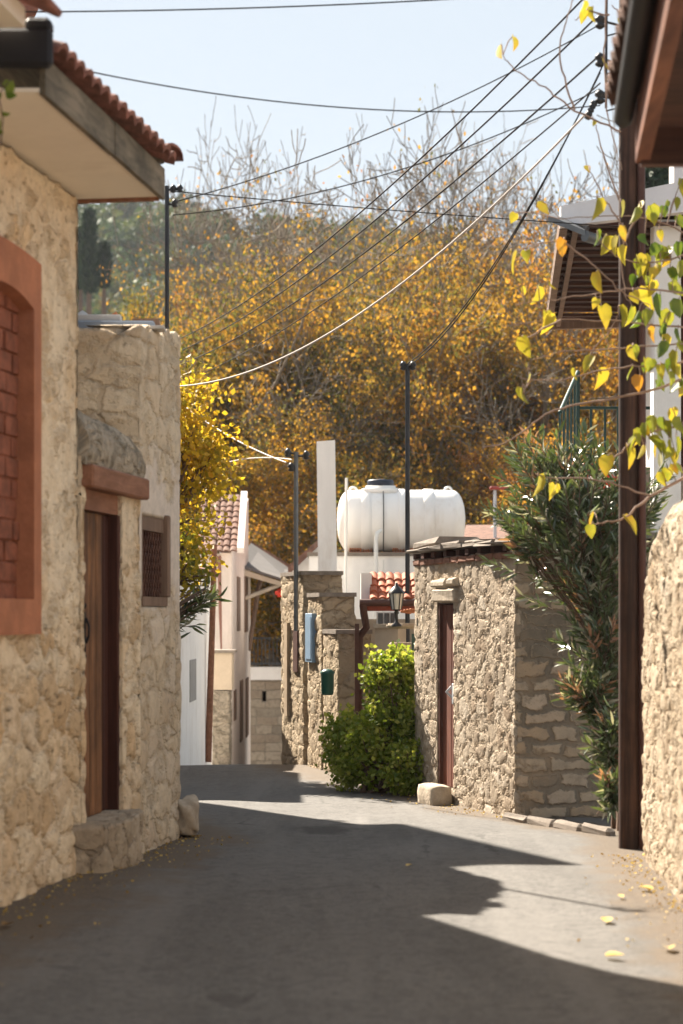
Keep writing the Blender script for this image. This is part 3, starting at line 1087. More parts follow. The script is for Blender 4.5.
uw0 = cum3[3] + 0.03
wall_sheet('wall', pts3, -0.25, top3, m_mixed, h3, d=0.024, left=False, thick=0.4,
           openings=[(uw0 + 0.02, uw0 + 0.76, 1.66, 2.30)])
mb = MB()
mb.prism([(-4.2, 14.3), (-2.0, 14.45), (-1.72, 15.0), (-1.72, 15.7), (-2.4, 17.8), (-5, 18)], -0.25, 3.48)
mb.build('rear_walls', m_inner, h3)
mb = MB()      # roof slab edge
mb.prism([(-4.2, 13.80), (-1.85, 13.93), (-1.57, 13.95), (-1.47, 14.02), (lw(15.1) - .07, 15.1), (-1.34, 15.6), (-2.0, 17.8), (-5, 18)], 3.42, [3.60, 3.60, 3.60, 3.605, 3.69, 3.69, 3.62, 3.60])
mb.build('flat_roof', plain_mat('dusty_flat_roof', (.42, .35, .27), .95, .25, 8, .6), h3)
d3 = (Vector((lw(15.1), 15.1, 0)) - Vector((lw(13.95), 13.95, 0))).normalized()
n3 = Vector((d3.y, -d3.x, 0))
o3 = Vector((lw(13.95), 13.95, 0)) + d3 * 0.05


def b3box(mb, a, b, za, zb, q0, q1, bev=0.0):
    c = o3 + d3 * (a + b) / 2 + n3 * (q0 + q1) / 2
    mb.box((c.x, c.y, (za + zb) / 2), (abs(q1 - q0), abs(b - a), zb - za), rz=-math.atan2(d3.x, d3.y), bev=bev)


mb = MB()
b3box(mb, 0.0, 0.74, 2.20, 2.30, -.2, -.005)
b3box(mb, 0.0, 0.74, 1.665, 1.73, -.2, 0.01)
b3box(mb, 0.66, 0.735, 1.73, 2.33, -.16, 0.035, bev=.01)
b3box(mb, 0.0, 0.035, 1.73, 2.20, -.16, 0.0, bev=.005)
win = mb.build('window', m_grey_wood, h3)
mb = MB()
for i in range(17):
    b3box(mb, 0.04 + i * .037, 0.04 + i * .037 + .024, 1.732, 2.198, -.075, -.03, bev=.003)
for k in (-1, 1):
    for i in range(-7, 16):
        a0, a1 = i * .075, i * .075 + k * .28
        p0 = o3 + d3 * max(0.04, min(.66, a0)) + n3 * -.024 + Vector((0, 0, 1.735))
        t_ = 1.0
        pts_ = []
        for q_ in (0.0, 1.0):
            pts_.append((a0 + (a1 - a0) * q_, 1.735 + .46 * q_))
        (x0_, z0_), (x1_, z1_) = pts_
        lo_, hi_ = .04, .66
        if max(x0_, x1_) < lo_ or min(x0_, x1_) > hi_:
            continue
        def clip(xa, za, xb, zb):
            if xa < lo_:
                za += (zb - za) * (lo_ - xa) / (xb - xa); xa = lo_
            if xa > hi_:
                za += (zb - za) * (hi_ - xa) / (xb - xa); xa = hi_
            return xa, za
        A_ = clip(x0_, z0_, x1_, z1_)
        B_ = clip(x1_, z1_, x0_, z0_)
        pa_ = o3 + d3 * A_[0] + n3 * -.022 + Vector((0, 0, A_[1]))
        pb_ = o3 + d3 * B_[0] + n3 * -.022 + Vector((0, 0, B_[1]))
        if (pa_ - pb_).length > .02:
            mb.tube([pa_, pb_], .006, 4)
b3box(mb, 0.0, 0.66, 1.732, 2.198, -.2, -.08)
win_s = mb.build('shutter', wood_mat('brown_lattice', (.06, .026, .018), (.16, .075, .05), .8), win)

# rock at the foot of the corner
bm = bmesh.new()
bmesh.ops.create_icosphere(bm, subdivisions=4, radius=1)
for v in bm.verts:
    n_ = v.co.copy()
    k = 1 + 0.10 * math.sin(n_.x * 3 + 1) * math.sin(n_.y * 4) + 0.06 * math.sin(n_.z * 7 + n_.x * 5)
    s = Vector((math.copysign(abs(n_.x) ** .6, n_.x), math.copysign(abs(n_.y) ** .6, n_.y), math.copysign(abs(n_.z) ** .6, n_.z)))
    v.co = Vector((s.x * .085, s.y * .16, s.z * .15)) * k
bm.transform(Matrix.Translation((-1.17, 15.25, 0.06)))
me = bpy.data.meshes.new('boulder')
bm.to_mesh(me)
bm.free()
for p in me.polygons:
    p.use_smooth = True
tag(link('boulder', me, m_rock, base=(-1.17, 15.25, -.08)), 'pale guard stone at the foot of the corner house', 'stone')

# boards and sheets lying on the flat roof
def board(name, c, size, rz, mat, label, cat='board', ry=0):
    mb = MB()
    mb.box(c, size, rz=rz, ry=ry, bev=min(size) * .15)
    o = mb.build(name, mat, base=(c[0], c[1], c[2] - size[2] / 2))
    tag(o, label, cat, 'building boards left on the flat roof')


board('steel_beam', (-1.82, 14.55, 3.70), (0.92, 0.10, 0.075), .03, m_board_blue, 'long pale blue grey beam lying lowest on the flat roof')
board('steel_beam', (-1.44, 14.40, 3.66), (0.34, 0.20, 0.024), .02, m_board_white, 'thin white slab at the very edge of the flat roof')
board('plank', (-1.86, 14.62, 3.765), (0.50, 0.12, 0.05), .05, m_board_white, 'short off white plank resting across the blue grey beam')
mb = MB()
vs_, fs_ = [], []
for i in range(9):
    for k in range(7):
        a_ = i / 8
        hgt = (0.27 * math.sin(min(1, a_ * 1.9 + .15) * math.pi / 2) * (1 - a_ ** 3) + .05) * math.sin(math.pi * (k / 6)) ** .5
        vs_.append((-2.15 + .50 * a_, 14.98 + .5 * k / 6, 3.605 + hgt * (1 + .12 * math.sin(i * 2 + k * 1.3))))
for i in range(8):
    for k in range(6):
        fs_.append([i * 7 + k, (i + 1) * 7 + k, (i + 1) * 7 + k + 1, i * 7 + k + 1])
mb.add(vs_, fs_, True)
tag(mb.build('tarpaulin', m_board_white, base=(-1.8, 15.1, 3.6)), 'crumpled white tarpaulin heaped on the flat roof behind the boards', 'tarpaulin')
mb = MB()
mb.box((-1.47, 15.05, 3.80), (0.20, 0.1, 0.05))
mb.box((-1.55, 15.05, 3.69), (0.025, 0.08, 0.18))
mb.box((-1.39, 15.05, 3.69), (0.025, 0.08, 0.18))
tag(mb.build('wooden_trestle', m_grey_wood, base=(-1.47, 15.05, 3.6)), 'small dark wooden trestle on the flat roof beside the tarpaulin', 'trestle')
mb = MB()
mb.slab([(-1.92, 15.62, 3.60), (-1.72, 15.62, 3.60), (-1.76, 15.62, 3.97), (-1.88, 15.62, 3.90)], (0, .2, 0))
tag(mb.build('terracotta_block', m_brick_orange, base=(-1.82, 15.7, 3.6)), 'orange clay block poking up behind the white tarpaulin', 'block')

# =====================================================================
#  service poles with insulators
# =====================================================================
def service_pole(px, y, ptop, zbase, r, label, arms, mat=m_metal, lean=0):
    x = X(px, y)
    e = empty('service_pole', (x, y, zbase), label, 'pole', 'thin metal cable poles')
    zt = Z(ptop, y)
    mb = MB()
    mb.tube([(x + lean, y, zbase), (x, y, zt)], r, 10)
    mb.build('mast', mat, e)
    for (dx, dz, ln) in arms:
        mb = MB()
        a = Vector((x, y, zt + dz))
        b = a + Vector((ln, -.02, 0))
        mb.tube([a, b], r * .5, 6)
        q = b
        s = r / .02
        mb.lathe(q + Vector((0, 0, -.03 * s)), [(.012 * s, 0), (.03 * s, .01 * s), (.018 * s, .025 * s), (.032 * s, .04 * s), (.014 * s, .07 * s), (.0, .075 * s)], 8)
        mb.build('insulator', m_black, e)
    return Vector((x, y, zt))


sp1 = service_pole(167, 15.15, 186, 3.6, .017, 'slim steel cable pole standing on the flat roofed corner house', [(0, -.03, .05), (0, -.14, .06), (0, -.03, .10)], m_dark_metal)
sp2 = service_pole(296, 25.1, 452, 1.4, .03, 'grey cable pole against the far stone wall pier', [(0, -.05, .13), (0, -.02, -.1), (0, -.2, -.06)])
sp3 = service_pole(407.5, 23.0, 364, -.25, .028, 'tall dark cable pole in front of the white water tank', [(0, -.03, -.05), (0, -.03, .06)], m_dark_metal)

# =====================================================================
#  RIGHT: stone shed with the narrow red door
# =====================================================================
RD = Vector((-0.266, 1, 0)).normalized()
RN = Vector((-1, -0.266, 0)).normalized()
kr = math.hypot(1, .266)


def rx(y):
    return 1.518 - 0.266 * (y - 17.5)


def rpt(y, out=0.0, z=0.0):
    return Vector((rx(y), y, z)) + RN * out


def rbox(mb, ya, yb, za, zb, o0, o1, bev=0.0, jit=0.0, seg=1):
    a, b = rpt(ya), rpt(yb)
    c = (a + b) / 2 + RN * (o0 + o1) / 2
    mb.box((c.x, c.y, (za + zb) / 2), (abs(o1 - o0), (b - a).length, zb - za), rz=math.atan(0.266), bev=bev, jit=jit, seg=seg)
    return mb


sh = empty('stone_shed', (2.0, 18.8, -.2), 'rubble stone shed with a narrow red wooden door and stone slab roof', 'shed')
ur = lambda y: (20.4 - y) * kr
shed_pts = [tuple(rpt(20.4))[:2], tuple(rpt(17.5))[:2]]
wall_sheet('wall', shed_pts, -0.5, lambda u: 2.16 + 0.012 * math.sin(u * 7), m_shed, sh, d=0.02, left=False, thick=0.3,
           openings=[(ur(19.67), ur(19.17), -0.08, 1.72)])
wall_sheet('end_wall', [(1.518 + .004, 17.503), (3.3, 17.45)], -0.6, lambda u: 2.16 + 0.05 * u + 0.012 * math.sin(u * 8), m_shed_end, sh, d=0.02, left=False, thick=0.3)
mb = MB()
mb.prism([(1.86, 17.82), (3.3, 17.8), (3.3, 21.3), (1.1, 20.45)], -.5, 2.13)
mb.build('rear_walls', m_inner, sh)
wall_sheet('far_wall', [(1.9, 20.75), tuple(rpt(20.4))[:2]], -.5, 2.14, m_shed, sh, d=0.04, left=False, thick=.25, u0=5)
mb = MB()
rbox(mb, 19.72, 19.05, 1.722, 1.86, -.25, 0.045, bev=.02, jit=.008)
mb.build('lintel_stone', m_rock, sh)
mb = MB()
rbox(mb, 19.78, 19.3, 1.865, 1.945, -.1, 0.055, bev=.03, jit=.012)
rbox(mb, 19.28, 19.02, 1.865, 1.96, -.1, 0.045, bev=.03, jit=.012)
mb.build('relieving_stone', m_rock, sh)
mb = MB()
for i in range(3):
    rbox(mb, 19.21 + i * .155, 19.21 + i * .155 + .148, -0.07, 1.70, -.12, -.045, bev=.006)
sd = mb.build('door', m_shed_door, sh)
mb = MB()
rbox(mb, 19.2, 19.30, .74, .94, -.045, -.025, bev=.006)
q = rpt(19.26, -.01, .86)
mb.tube([q + Vector((0, 0, .05)), q + RN * .05, q + Vector((0, 0, -.05))], .014, 6)
mb.build('latch', m_galv, sd)
mb = MB()
rbox(mb, 19.625, 19.70, -.08, 1.72, -.25, -.01)
rbox(mb, 19.14, 19.205, -.08, 1.72, -.25, -.01)
mb.build('door_frame', m_brown, sh)
# roof: timbers, brick course, stone slabs
mb = MB()
for i in range(9):
    y = 17.62 + i * .34
    rbox(mb, y, y + .09, 2.165, 2.222, -.6, 0.02 + random.uniform(-.02, .02))
mb.build('rafters', m_dark_wood, sh)
mb = MB()
for i in range(12):
    y = 17.55 + i * .24
    rbox(mb, y, y + .225, 2.10, 2.155, -.2, 0.02, bev=.008, jit=.006)
mb.build('brick_course', plain_mat('old_brick', (.24, .115, .075), .9, .3, 9, .5), sh)
mb = MB()
y = 17.35
while y < 20.45:
    L = random.uniform(.3, .55)
    t = random.uniform(.025, .045)
    z = 2.225 + random.uniform(0, .012)
    rbox(mb, y, min(y + L, 20.6), z, z + t, -1.2, 0.075 + random.uniform(-.03, .03), bev=.008, jit=.01)
    if random.random() < .25:
        rbox(mb, y + .1, min(y + L + .05, 20.6), z + .038, z + .06, -1.0, 0.05 + random.uniform(-.06, .04), bev=.008, jit=.01)
    y += L + .01
mb.box((2.9, 18.9, 2.325), (1.9, 3.0, .05), rz=math.atan(.266), ry=-.06)
mb.build('roof', m_slate, sh)
mb = MB()
rbox(mb, 20.5, 19.75, 2.265, 2.36, -.5, -.02, bev=.03, jit=.02)
mb.build('roof_ballast_stone', m_slate, sh)
# doorstep block
bm = bmesh.new()
bmesh.ops.create_cube(bm, size=1)
bmesh.ops.subdivide_edges(bm, edges=bm.edges[:], cuts=5, use_grid_fill=True)
for v in bm.verts:
    p = v.co * 2
    l = max(abs(p.x), abs(p.y), abs(p.z))
    q = p.normalized() * (l * .9)
    v.co = (p * .7 + q * .45)
    v.co += Vector((math.sin(p.y * 4 + 1), math.sin(p.z * 5), math.sin(p.x * 4 + 2))) * .035
bmesh.ops.scale(bm, vec=(.10, .24, .11), verts=bm.verts)
bm.transform(Matrix.Translation(rpt(19.35, .13, -.15)) @ Matrix.Rotation(math.atan(.266), 4, 'Z'))
me = bpy.data.meshes.new('doorstep')
bm.to_mesh(me)
bm.free()
for p in me.polygons:
    p.use_smooth = True
link('doorstep', me, m_rock, sh)

# kerb beside the shed's end and loose stones
mb = MB()
for i in range(4):
    a = Vector((1.50 + i * .17, 17.05 - i * .46, -.135 + i * .018))
    mb.box(a + Vector((0, 0, -.012)), (.09, .462, .09), rz=.36, bev=.025, jit=.007)
tag(mb.build('kerb', m_slate), kind='structure')

# =====================================================================
#  RIGHT: sunlit garden wall with a rounded end
# =====================================================================
gw = empty('garden_wall', (2.0, 11.5, 0), 'sunlit rubble garden wall with a rounded top at the right edge', 'wall')
rp = [(2.75, 13.95), (2.25, 13.85), (2.05, 13.62), (1.88, 11.0), (1.55, 5.0)]
L3 = math.hypot(.5, .1) + math.hypot(.2, .23)


def rtop(u):
    s = u - L3            # distance from the rounded end
    if s < 0:
        return 1.68
    return 1.68 + 0.62 * math.sqrt(max(0, 1 - (1 - min(1, s / 1.7)) ** 2)) + .02 * math.sin(u * 6)


wall_sheet('wall', rp, -0.2, rtop, m_rightwall, gw, d=0.02, left=False, thick=0.55, roundtop=0.2)
# right foreground house: only its deep eave is in view
hr = empty('tiled_house', (3.0, 8.0, 0), 'house with dark timber eave and gutter jutting in at the upper right', 'house')
ee = lambda y, out, z: Vector((1.44 + .1 * (y - 10) + out, y, z))
mb = MB()
mb.prism([(1.95, 9.55), (1.5, 4.5), (5, 4.5), (5, 9.55)], -.1, 4.1)
mb.build('wall', m_white, hr)
mb = MB()
mb.slab([ee(4.5, .03, 3.86), ee(10.0, .03, 3.86), ee(10.0, .10, 3.86), ee(4.5, .10, 3.86)], (0, 0, .24))
mb.build('wall_plate', m_eave_wood, hr)
mb = MB()
mb.slab([ee(4.5, .02, 4.19), ee(10.0, .02, 4.19), Vector((4.5, 10.0, 5.35)), Vector((4.5, 4.5, 5.35))], (0, 0, .04))
for i in range(8):
    y = 4.8 + i * .68
    mb.slab([ee(y, .26, 4.12), ee(y + .09, .26, 4.12), Vector((4.4, y + .09, 5.24)), Vector((4.4, y, 5.24))], (0, 0, -.12))
mb.build('rafters', m_dark_wood, hr)
mb = MB()
xe_ = ee(10, .055, 0).x
mb.slab([(xe_, 9.93, 3.84), (4.5, 9.93, 3.84), (4.5, 9.93, 5.3), (xe_, 9.93, 4.19)], (0, .075, 0))
mb.build('end_beam', m_dark_wood, hr)
mb = MB()      # dark boarding under the rafters
mb.slab([ee(4.5, .11, 4.02), ee(9.92, .11, 4.02), Vector((2.6, 9.92, 4.02)), Vector((2.6, 4.5, 4.02))], (0, 0, .02))
mb.build('eave_boarding', m_dark_wood, hr)
mb = MB()
g = [ee(y, -.03, 4.09) for y in np.linspace(4.5, 10.03, 12)]
mb.tube(g, .05, 10)
mb.build('gutter', m_bitumen, hr)
tile_roof('roof', ee(4.5, -.085, 4.17), ee(10.06, -.085, 4.17), (1, 0, .37), 3.0, m_tile_far, hr, pitch=.2, amp=.05, rows=7)

# =====================================================================
#  RIGHT: wooden utility pole
# =====================================================================
up = empty('utility_pole', (2.06, 14.3, -.05), 'tall dark brown wooden power pole rising through the climbing vine', 'pole')
mb = MB()
mb.tube([(2.06, 14.3, -.2), (2.055, 14.3, 3.0), (2.05, 14.3, 8.2)], [.079, .074, .064], 16)
mb.build('post', m_pole, up)
mb = MB()
mb.tube([(2.145, 14.24, -.1), (2.14, 14.24, 3.0), (2.125, 14.24, 7.5)], .028, 8)
mb.build('cable_duct', m_brown, up)
ins = []
mb0 = MB()
mb0.tube([P(607, -80, 14.25), P(606, 108, 14.25)], .010, 6)
mb0.build('bracket_rod', m_dark_metal, up)
for py in (-30, 22, 60, 97):
    mb = MB()
    a, b = P(606, py, 14.25), P(622, py + 4, 14.28)
    mb.tube([a, b], .009, 6)
    mb.tube([P(606, py + 14, 14.25), P(622, py + 10, 14.28)], .006, 6)
    s = P(600, py, 14.22)
    mb.tube([s, a], .01, 6)
    mb.lathe(s + Vector((0, 0, -.05)), [(.012, 0), (.035, .015), (.035, .03), (.018, .045), (.038, .06), (.036, .08), (.012, .1), (0, .105)], 12)
    mb.build('insulator', m_black, up)
mb = MB()
for i in range(5):
    s = P(594 - i * 1.6, 103 + i * 3.6, 14.22)
    mb.lathe(s, [(.02, -.012), (.026, 0), (.02, .012)], 10, axis=(-.45, 0, -1))
mb.build('strain_insulator', m_dark_metal, up)


# =====================================================================
#  overhead wires
# =====================================================================
def wire(pix, y0, y1, r, label, mat=m_wire, n=36, cat='cable', deg=2):
    """fits a hanging wire through pixel points, its ends at distances y0 and y1"""
    a = Vector((X(pix[0][0], y0), y0))
    b = Vector((X(pix[-1][0], y1), y1))
    ts, hs = [], []
    for (px, py) in pix:
        k = (px - CX) / F
        den = (b.x - a.x) - k * (b.y - a.y)
        t = (k * a.y - a.x) / den
        ts.append(t)
        hs.append(EYE + (HY - py) / F * (a.y + t * (b.y - a.y)))
    pf = np.polyfit(ts, hs, min(deg, len(ts) - 1))
    pts = []
    for i in range(n + 1):
        t = i / n
        pts.append((a.x + t * (b.x - a.x), a.y + t * (b.y - a.y), float(np.polyval(pf, t))))
    mb = MB()
    mb.tube(pts, r, 6)
    o = mb.build('power_cable', mat, base=pts[0])
    tag(o, label, cat, 'overhead cables')
    return pts


wire([(600, -30), (572, 0), (480, 107), (400, 193), (300, 272), (180, 327), (60, 352)], 14.25, 45, .0075, 'uppermost of the four dark wires sweeping down to the left from the pole')
wire([(600, 0), (582, 22), (480, 135), (400, 215), (300, 287), (180, 340), (60, 362)], 14.25, 45, .0075, 'second dark wire from the top of the four sweeping down left from the pole')
wire([(600, 34), (480, 166), (400, 241), (300, 305), (180, 355), (60, 375)], 14.25, 45, .0075, 'third dark wire of the four sweeping down left, above the thinnest one')
wire([(600, 68), (480, 189), (400, 260), (300, 325), (200, 366), (60, 392)], 14.25, 45, .006, 'lowest and thinnest of the four dark wires, just above the pale cable')
wire([(590, 112), (480, 214), (400, 285), (300, 352), (240, 374), (178, 386)], 14.22, 23, .0085, 'pale thick cable sagging from the pole across the golden trees', m_wire_pale)
wire([(600, 70), (525, 220), (480, 283), (440, 332), (408, 365)], 14.22, 23.0, .0065, 'dark service cable dropping from the pole to the tall mast by the tank')
wire([(603, 62), (527, 219), (482, 284), (441, 334), (408, 368)], 14.22, 23.0, .006, 'second strand twisted with the dark service cable to the tank mast')
wire([(172, 191), (300, 203), (400, 211), (500, 218), (640, 228)], 15.15, 17.5, .0045, 'thin nearly level wire from the roof pole to the white beam')
wire([(173, 202), (300, 164), (412, 120), (480, 86), (600, 25)], 15.15, 14.25, .0045, 'thin wire climbing right from the roof pole to the pole top')
wire([(173, 214), (300, 199), (400, 169), (480, 140), (600, 90)], 15.15, 14.25, .0045, 'thin wire rising from the lower insulator of the roof pole')
wire([(85, 70), (200, 92), (300, 105), (400, 110), (480, 111), (600, 106)], 12.4, 14.25, .0045, 'thin wire sagging from the tiled eave to the wooden pole')
wire([(-60, 12), (200, 9), (330, 5), (440, 0), (700, -20)], 12.5, 14.3, .005, 'lone wire crossing the sky along the top edge', deg=2)
wire([(150, 375), (210, 425), (250, 446), (286, 463)], 33, 25.1, .009, 'short pale wire drooping to the grey pole by the chimney', m_wire_pale)
wire([(160, 500), (225, 466), (260, 453), (292, 462)], 33, 25.1, .009, 'thin pale wire rising to the grey pole from the yellow tree', m_wire_pale)

# terminal pole of the four wires, behind the corner house
pe = empty('utility_pole', (X(60, 45), 45, -2.6), 'far wooden power pole hidden behind the tiled eave house', 'pole')
mb = MB()
mb.tube([(X(60, 45), 45.1, -2.6), (X(60, 45), 45.1, 8.3)], [.13, .1], 10)
mb.build('post', m_pole, pe)

# =====================================================================
#  RIGHT: wall and gate beyond the shed
# =====================================================================
def pier(name, ya, yb, depth, z0, z1, label, mat=m_pier, d=.03, u0=0, coping=True):
    e = empty('stone_pier', tuple(rpt((ya + yb) / 2, -depth / 2, z0)), label, 'stone wall', 'stone wall piers along the bend')
    a, b = rpt(ya), rpt(yb)                     # far, near on the road face
    c = b - RN * depth + Vector((0, .02, 0))
    dd_ = a - RN * depth
    wall_sheet('wall', [(a.x, a.y), (b.x, b.y), (b.x + depth * .96, b.y + .05), (dd_.x, dd_.y)], z0 - .2, lambda u: z1 + .012 * math.sin(u * 8), mat, e, d=d, left=False, thick=.12, u0=u0)
    if coping:
        mb = MB()
        mb.prism([(a.x - .02, a.y + .02), (b.x - .03, b.y - .03), (b.x + depth, b.y - .0), (dd_.x + .02, dd_.y)], z1 - .02, z1 + .03)
        mb.build('coping', m_slate, e)
    return e


pier('stone_pier', 26.15, 25.0, .5, -.4, 2.12, 'tall rubble pier of the wall with the grey cable pole and brown niche', u0=2)
pier('stone_pier', 24.75, 24.1, .42, -.3, 1.84, 'middle stone pier carrying the blue panel below the white chimney', u0=7)
pier('stone_pier', 24.0, 23.35, .40, -.3, 1.40, 'lower stone pier behind the green letter box and shrub', u0=11)
mb = MB()      # narrow brown shutter on the pier
rbox(mb, 25.42, 25.2, .88, 1.41, -.04, .03)
tag(mb.build('shutter', m_brown, base=rpt(25.3, 0, .88)), 'narrow dark brown shutter on the road side of the tall pier', 'shutter')
mb = MB()
rbox(mb, 25.86, 25.70, .3, 1.5, -.02, .04)
tag(mb.build('timber_board', plain_mat('pale_board', (.40, .30, .20), .8, .2, 5, .3), base=rpt(25.8, 0, .3)), 'upright pale brown board against the tall stone pier', 'board')
bp = empty('meter_panel', tuple(rpt(24.5, .05, 1.0)), 'tall pale blue panel fixed on the middle stone pier', 'panel')
mb = MB()
rbox(mb, 24.72, 24.38, 1.02, 1.62, -.03, .05, bev=.006)
mb.build('frame', m_blue, bp)
mb = MB()
rbox(mb, 24.68, 24.42, 1.06, 1.58, .04, .058)
mb.build('door', m_blue, bp)
lb = empty('letter_box', tuple(P(327, 690, 23.2)), 'dark green half round letter box on the lower stone pier', 'letter box')
mb = MB()
c = P(327.5, 683, 23.25)
mb.lathe(c + Vector((0, 0, -.14)), [(.0, 0), (.06, .0), (.072, .03), (.076, .24), (.08, .25)], 16)
mb.build('body', m_green_box, lb)
mb = MB()
mb.lathe(c + Vector((0, 0, .11)), [(.085, 0), (.085, .02), (.04, .05), (0, .055)], 16)
mb.build('lid', m_green_box, lb)

# back garden wall and gate between pier and shed
bw = empty('plastered_wall', (.75, 22.4, -.25), 'low plastered wall with stone cap behind the green shrub', 'wall')
mb = MB()
mb.prism([(X(375, 22.6), 22.6), (X(398, 22.3), 22.3), (X(398, 22.3) + .1, 22.6), (X(376, 22.6) + .05, 22.8)], -.4, Z(628, 22.5))
mb.build('wall', m_inner, bw)
mb = MB()
a = X(373, 22.6)
mb.prism([(a, 22.56), (X(398, 22.3), 22.27), (X(398, 22.3) + .1, 22.6), (a + .02, 22.82)], Z(628, 22.5) + .002, Z(624, 22.5))
mb.build('coping', m_rock, bw)
gp = empty('gate_pier', (X(405, 21.8), 21.8, -.25), 'beige rounded gate pier beside the shed carrying the lantern', 'pier')
mb = MB()
mb.box((X(402, 21.8), 21.85, .45), (.28, .24, 1.7), bev=.02)
mb.build('shaft', plain_mat('beige_stone', (0.46, 0.37, 0.27), .9, .15, 8, .5), gp)
mb = MB()
mb.box((X(402, 21.8), 21.85, Z(626, 21.8) + .0), (.33, .29, .06), bev=.02, seg=2)
mb.build('cap', m_rock, gp)
mb = MB()
for i in range(4):
    mb.box((X(406 + i * 3, 21.7), 21.7, Z(612 - i * 0.6, 21.7)), (.12, .2, .03), ry=.12, bev=.008)
tag(mb.build('clay_tile_stack', m_brick_orange, base=(X(408, 21.7), 21.7, Z(616, 21.7))), 'row of orange clay coping tiles on the beige gate pier', 'tiles')
mb = MB()
mb.box((X(414, 21.4), 21.4, .45), (.05, .05, 1.9))
tag(mb.build('gate_post', m_green_rail, base=(X(414, 21.4), 21.4, -.3)), 'dark green steel gate post squeezed against the shed corner', 'post')
# lantern
lp = Vector((X(396.5, 21.6), 21.6, Z(622, 21.6)))
ln = empty('wall_lantern', tuple(lp), 'black carriage lantern with pale glass on the gate pier', 'lantern')
mb = MB()
mb.lathe(lp + Vector((0, 0, -.05)), [(.055, 0), (.055, .02), (.02, .05), (.016, .13), (.03, .15), (.018, .17), (.05, .185)], 12)
mb.build('stem', m_black, ln)
mb = MB()
mb.lathe(lp + Vector((0, 0, .137)), [(.05, 0), (.075, .17)], 6)
mb.build('glass', m_lamp_glass, ln)
mb = MB()
for k in range(6):
    an = math.pi / 3 * k
    mb.tube([lp + Vector((math.cos(an) * .053, math.sin(an) * .053, .135)), lp + Vector((math.cos(an) * .079, math.sin(an) * .079, .31))], .006, 5)
mb.build('cage', m_black, ln)
mb = MB()
mb.lathe(lp + Vector((0, 0, .308)), [(.095, 0), (.09, .015), (.05, .06), (.02, .085), (.016, .11), (0, .12)], 6)
mb.build('cap', m_black, ln)
# tiled canopy
cn = empty('tiled_canopy', (.5, 23.0, 1.5), 'small red tiled porch canopy with brown gutter below the water tank', 'canopy')
yc = 22.9
c0, c1 = X(370, yc), X(428, yc)
zE = Z(601, yc)
tile_roof('roof', (c0, yc, zE), (c1, yc, zE), (0, 1, .55), .62, plain_mat('bright_clay_tile', (0.48, 0.15, 0.075), .75, .2, 9, .3, dirt=((.55, .3, .2), .5)), cn, pitch=.092, amp=.028, rows=4)
mb = MB()
mb.box(((c0 + c1) / 2 - .02, yc + .06, zE - .06), (c1 - c0 + .12, .05, .11))
mb.build('fascia', plain_mat('red_brown_paint', (.28, .06, .03), .6, .15, 5, .1), cn)
mb = MB()
mb.tube([(c0 - .12, yc - .02, zE - .02), (c1, yc - .02, zE - .02)], .04, 8)
px_ = c0 - .08
mb.tube([(px_, yc - .02, zE - .04), (px_ + .01, yc, zE - .14), (px_ + .04, yc + .08, zE - .3), (px_ - .04, yc + .14, zE - .42), (px_ - .05, yc + .15, -.2)], .045, 10)
mb.build('gutter', m_brown, cn)
mb = MB()
mb.prism([(X(361, yc + .25), yc + .25), (X(370, yc + .25) + .02, yc + .25), (X(370, yc + .25) + .02, yc + .8), (X(361, yc + .25), yc + .8)], Z(601, yc + .25), Z(573, yc + .25))
mb.build('cheek_wall', m_white, cn)
mb = MB()
mb.box((X(357, 22.9), 23.0, .55), (.05, .07, 1.9))
mb.build('post', m_brown, cn)
# porch wall behind with window
pw = empty('porch_wall', (.6, 24.6, -.3), 'shaded porch wall with a small dark window under the canopy', 'wall')
mb = MB()
mb.box((X(400, 24.6), 24.7, .6), (1.2, .12, 1.9))
mb.build('wall', m_inner, pw)
mb = MB()
mb.box((X(387, 24.6), 24.63, Z(620, 24.6)), (.26, .05, .2))
wn = mb.build('window', m_white, pw)
mb = MB()
for i in range(3):
    mb.box((X(380.5 + i * 6.3, 24.6), 24.6, Z(620, 24.6)), (.06, .03, .17))
mb.build('pane', m_glass_pane, wn)
mb = MB()
mb.box((X(366, 24), 24.0, .2), (.16, .04, 1.2))
tag(mb.build('red_gate_panel', m_shed_door, base=(X(366, 24), 24, -.3)), 'reddish wooden gate panel half hidden by the shrub', 'gate')

# =====================================================================
#  RIGHT BACK: white house with chimney and water tank
# =====================================================================
YT = 32.0
wh = empty('white_house', (X(390, YT), YT + 2, -1.2), 'white house carrying the water tank and tall chimney', 'house')
zr = Z(556, YT)
mb = MB()
mb.prism([(X(309, YT), YT), (X(470, YT), YT), (X(470, YT), YT + 5), (X(309, YT), YT + 5)], -1.2, zr)
mb.build('wall', m_white, wh)
mb = MB()
mb.prism([(X(309, YT) - .03, YT - .03), (X(470, YT), YT - .03), (X(470, YT), YT + 5), (X(309, YT) - .03, YT + 5)], zr + .002, zr + .06)
mb.build('roof', m_slate, wh)
mb = MB()      # chimney, slightly leaning
a, b = P(319, 596, 30.8), P(316.5, 441, 30.8)
wd = .29
mb.slab([P(319, 640, 30.8), P(338, 640, 30.8), P(335, 440, 30.8), P(316.5, 441.5, 30.8)], (0, .34, 0))
ch = mb.build('chimney', plain_mat('streaked_whitewash', (0.86, 0.84, 0.80), 0.9, 0.05, 3, .4, .15, stretch=(3, 3, .5), dirt=((.58, .50, .42), .4)), wh)
mb = MB()
x = X(345.5, 31.6)
mb.tube([P(344.5, 690, 31.6), P(346.5, 478, 31.6)], .022, 8)
mb.build('vent_pipe', m_pvc, wh)
mb = MB()
mb.tube([P(376, 640, 31.8), P(376, 540, 31.8), P(377.5, 533, 31.85), P(381, 531, 31.95)], .035, 8)
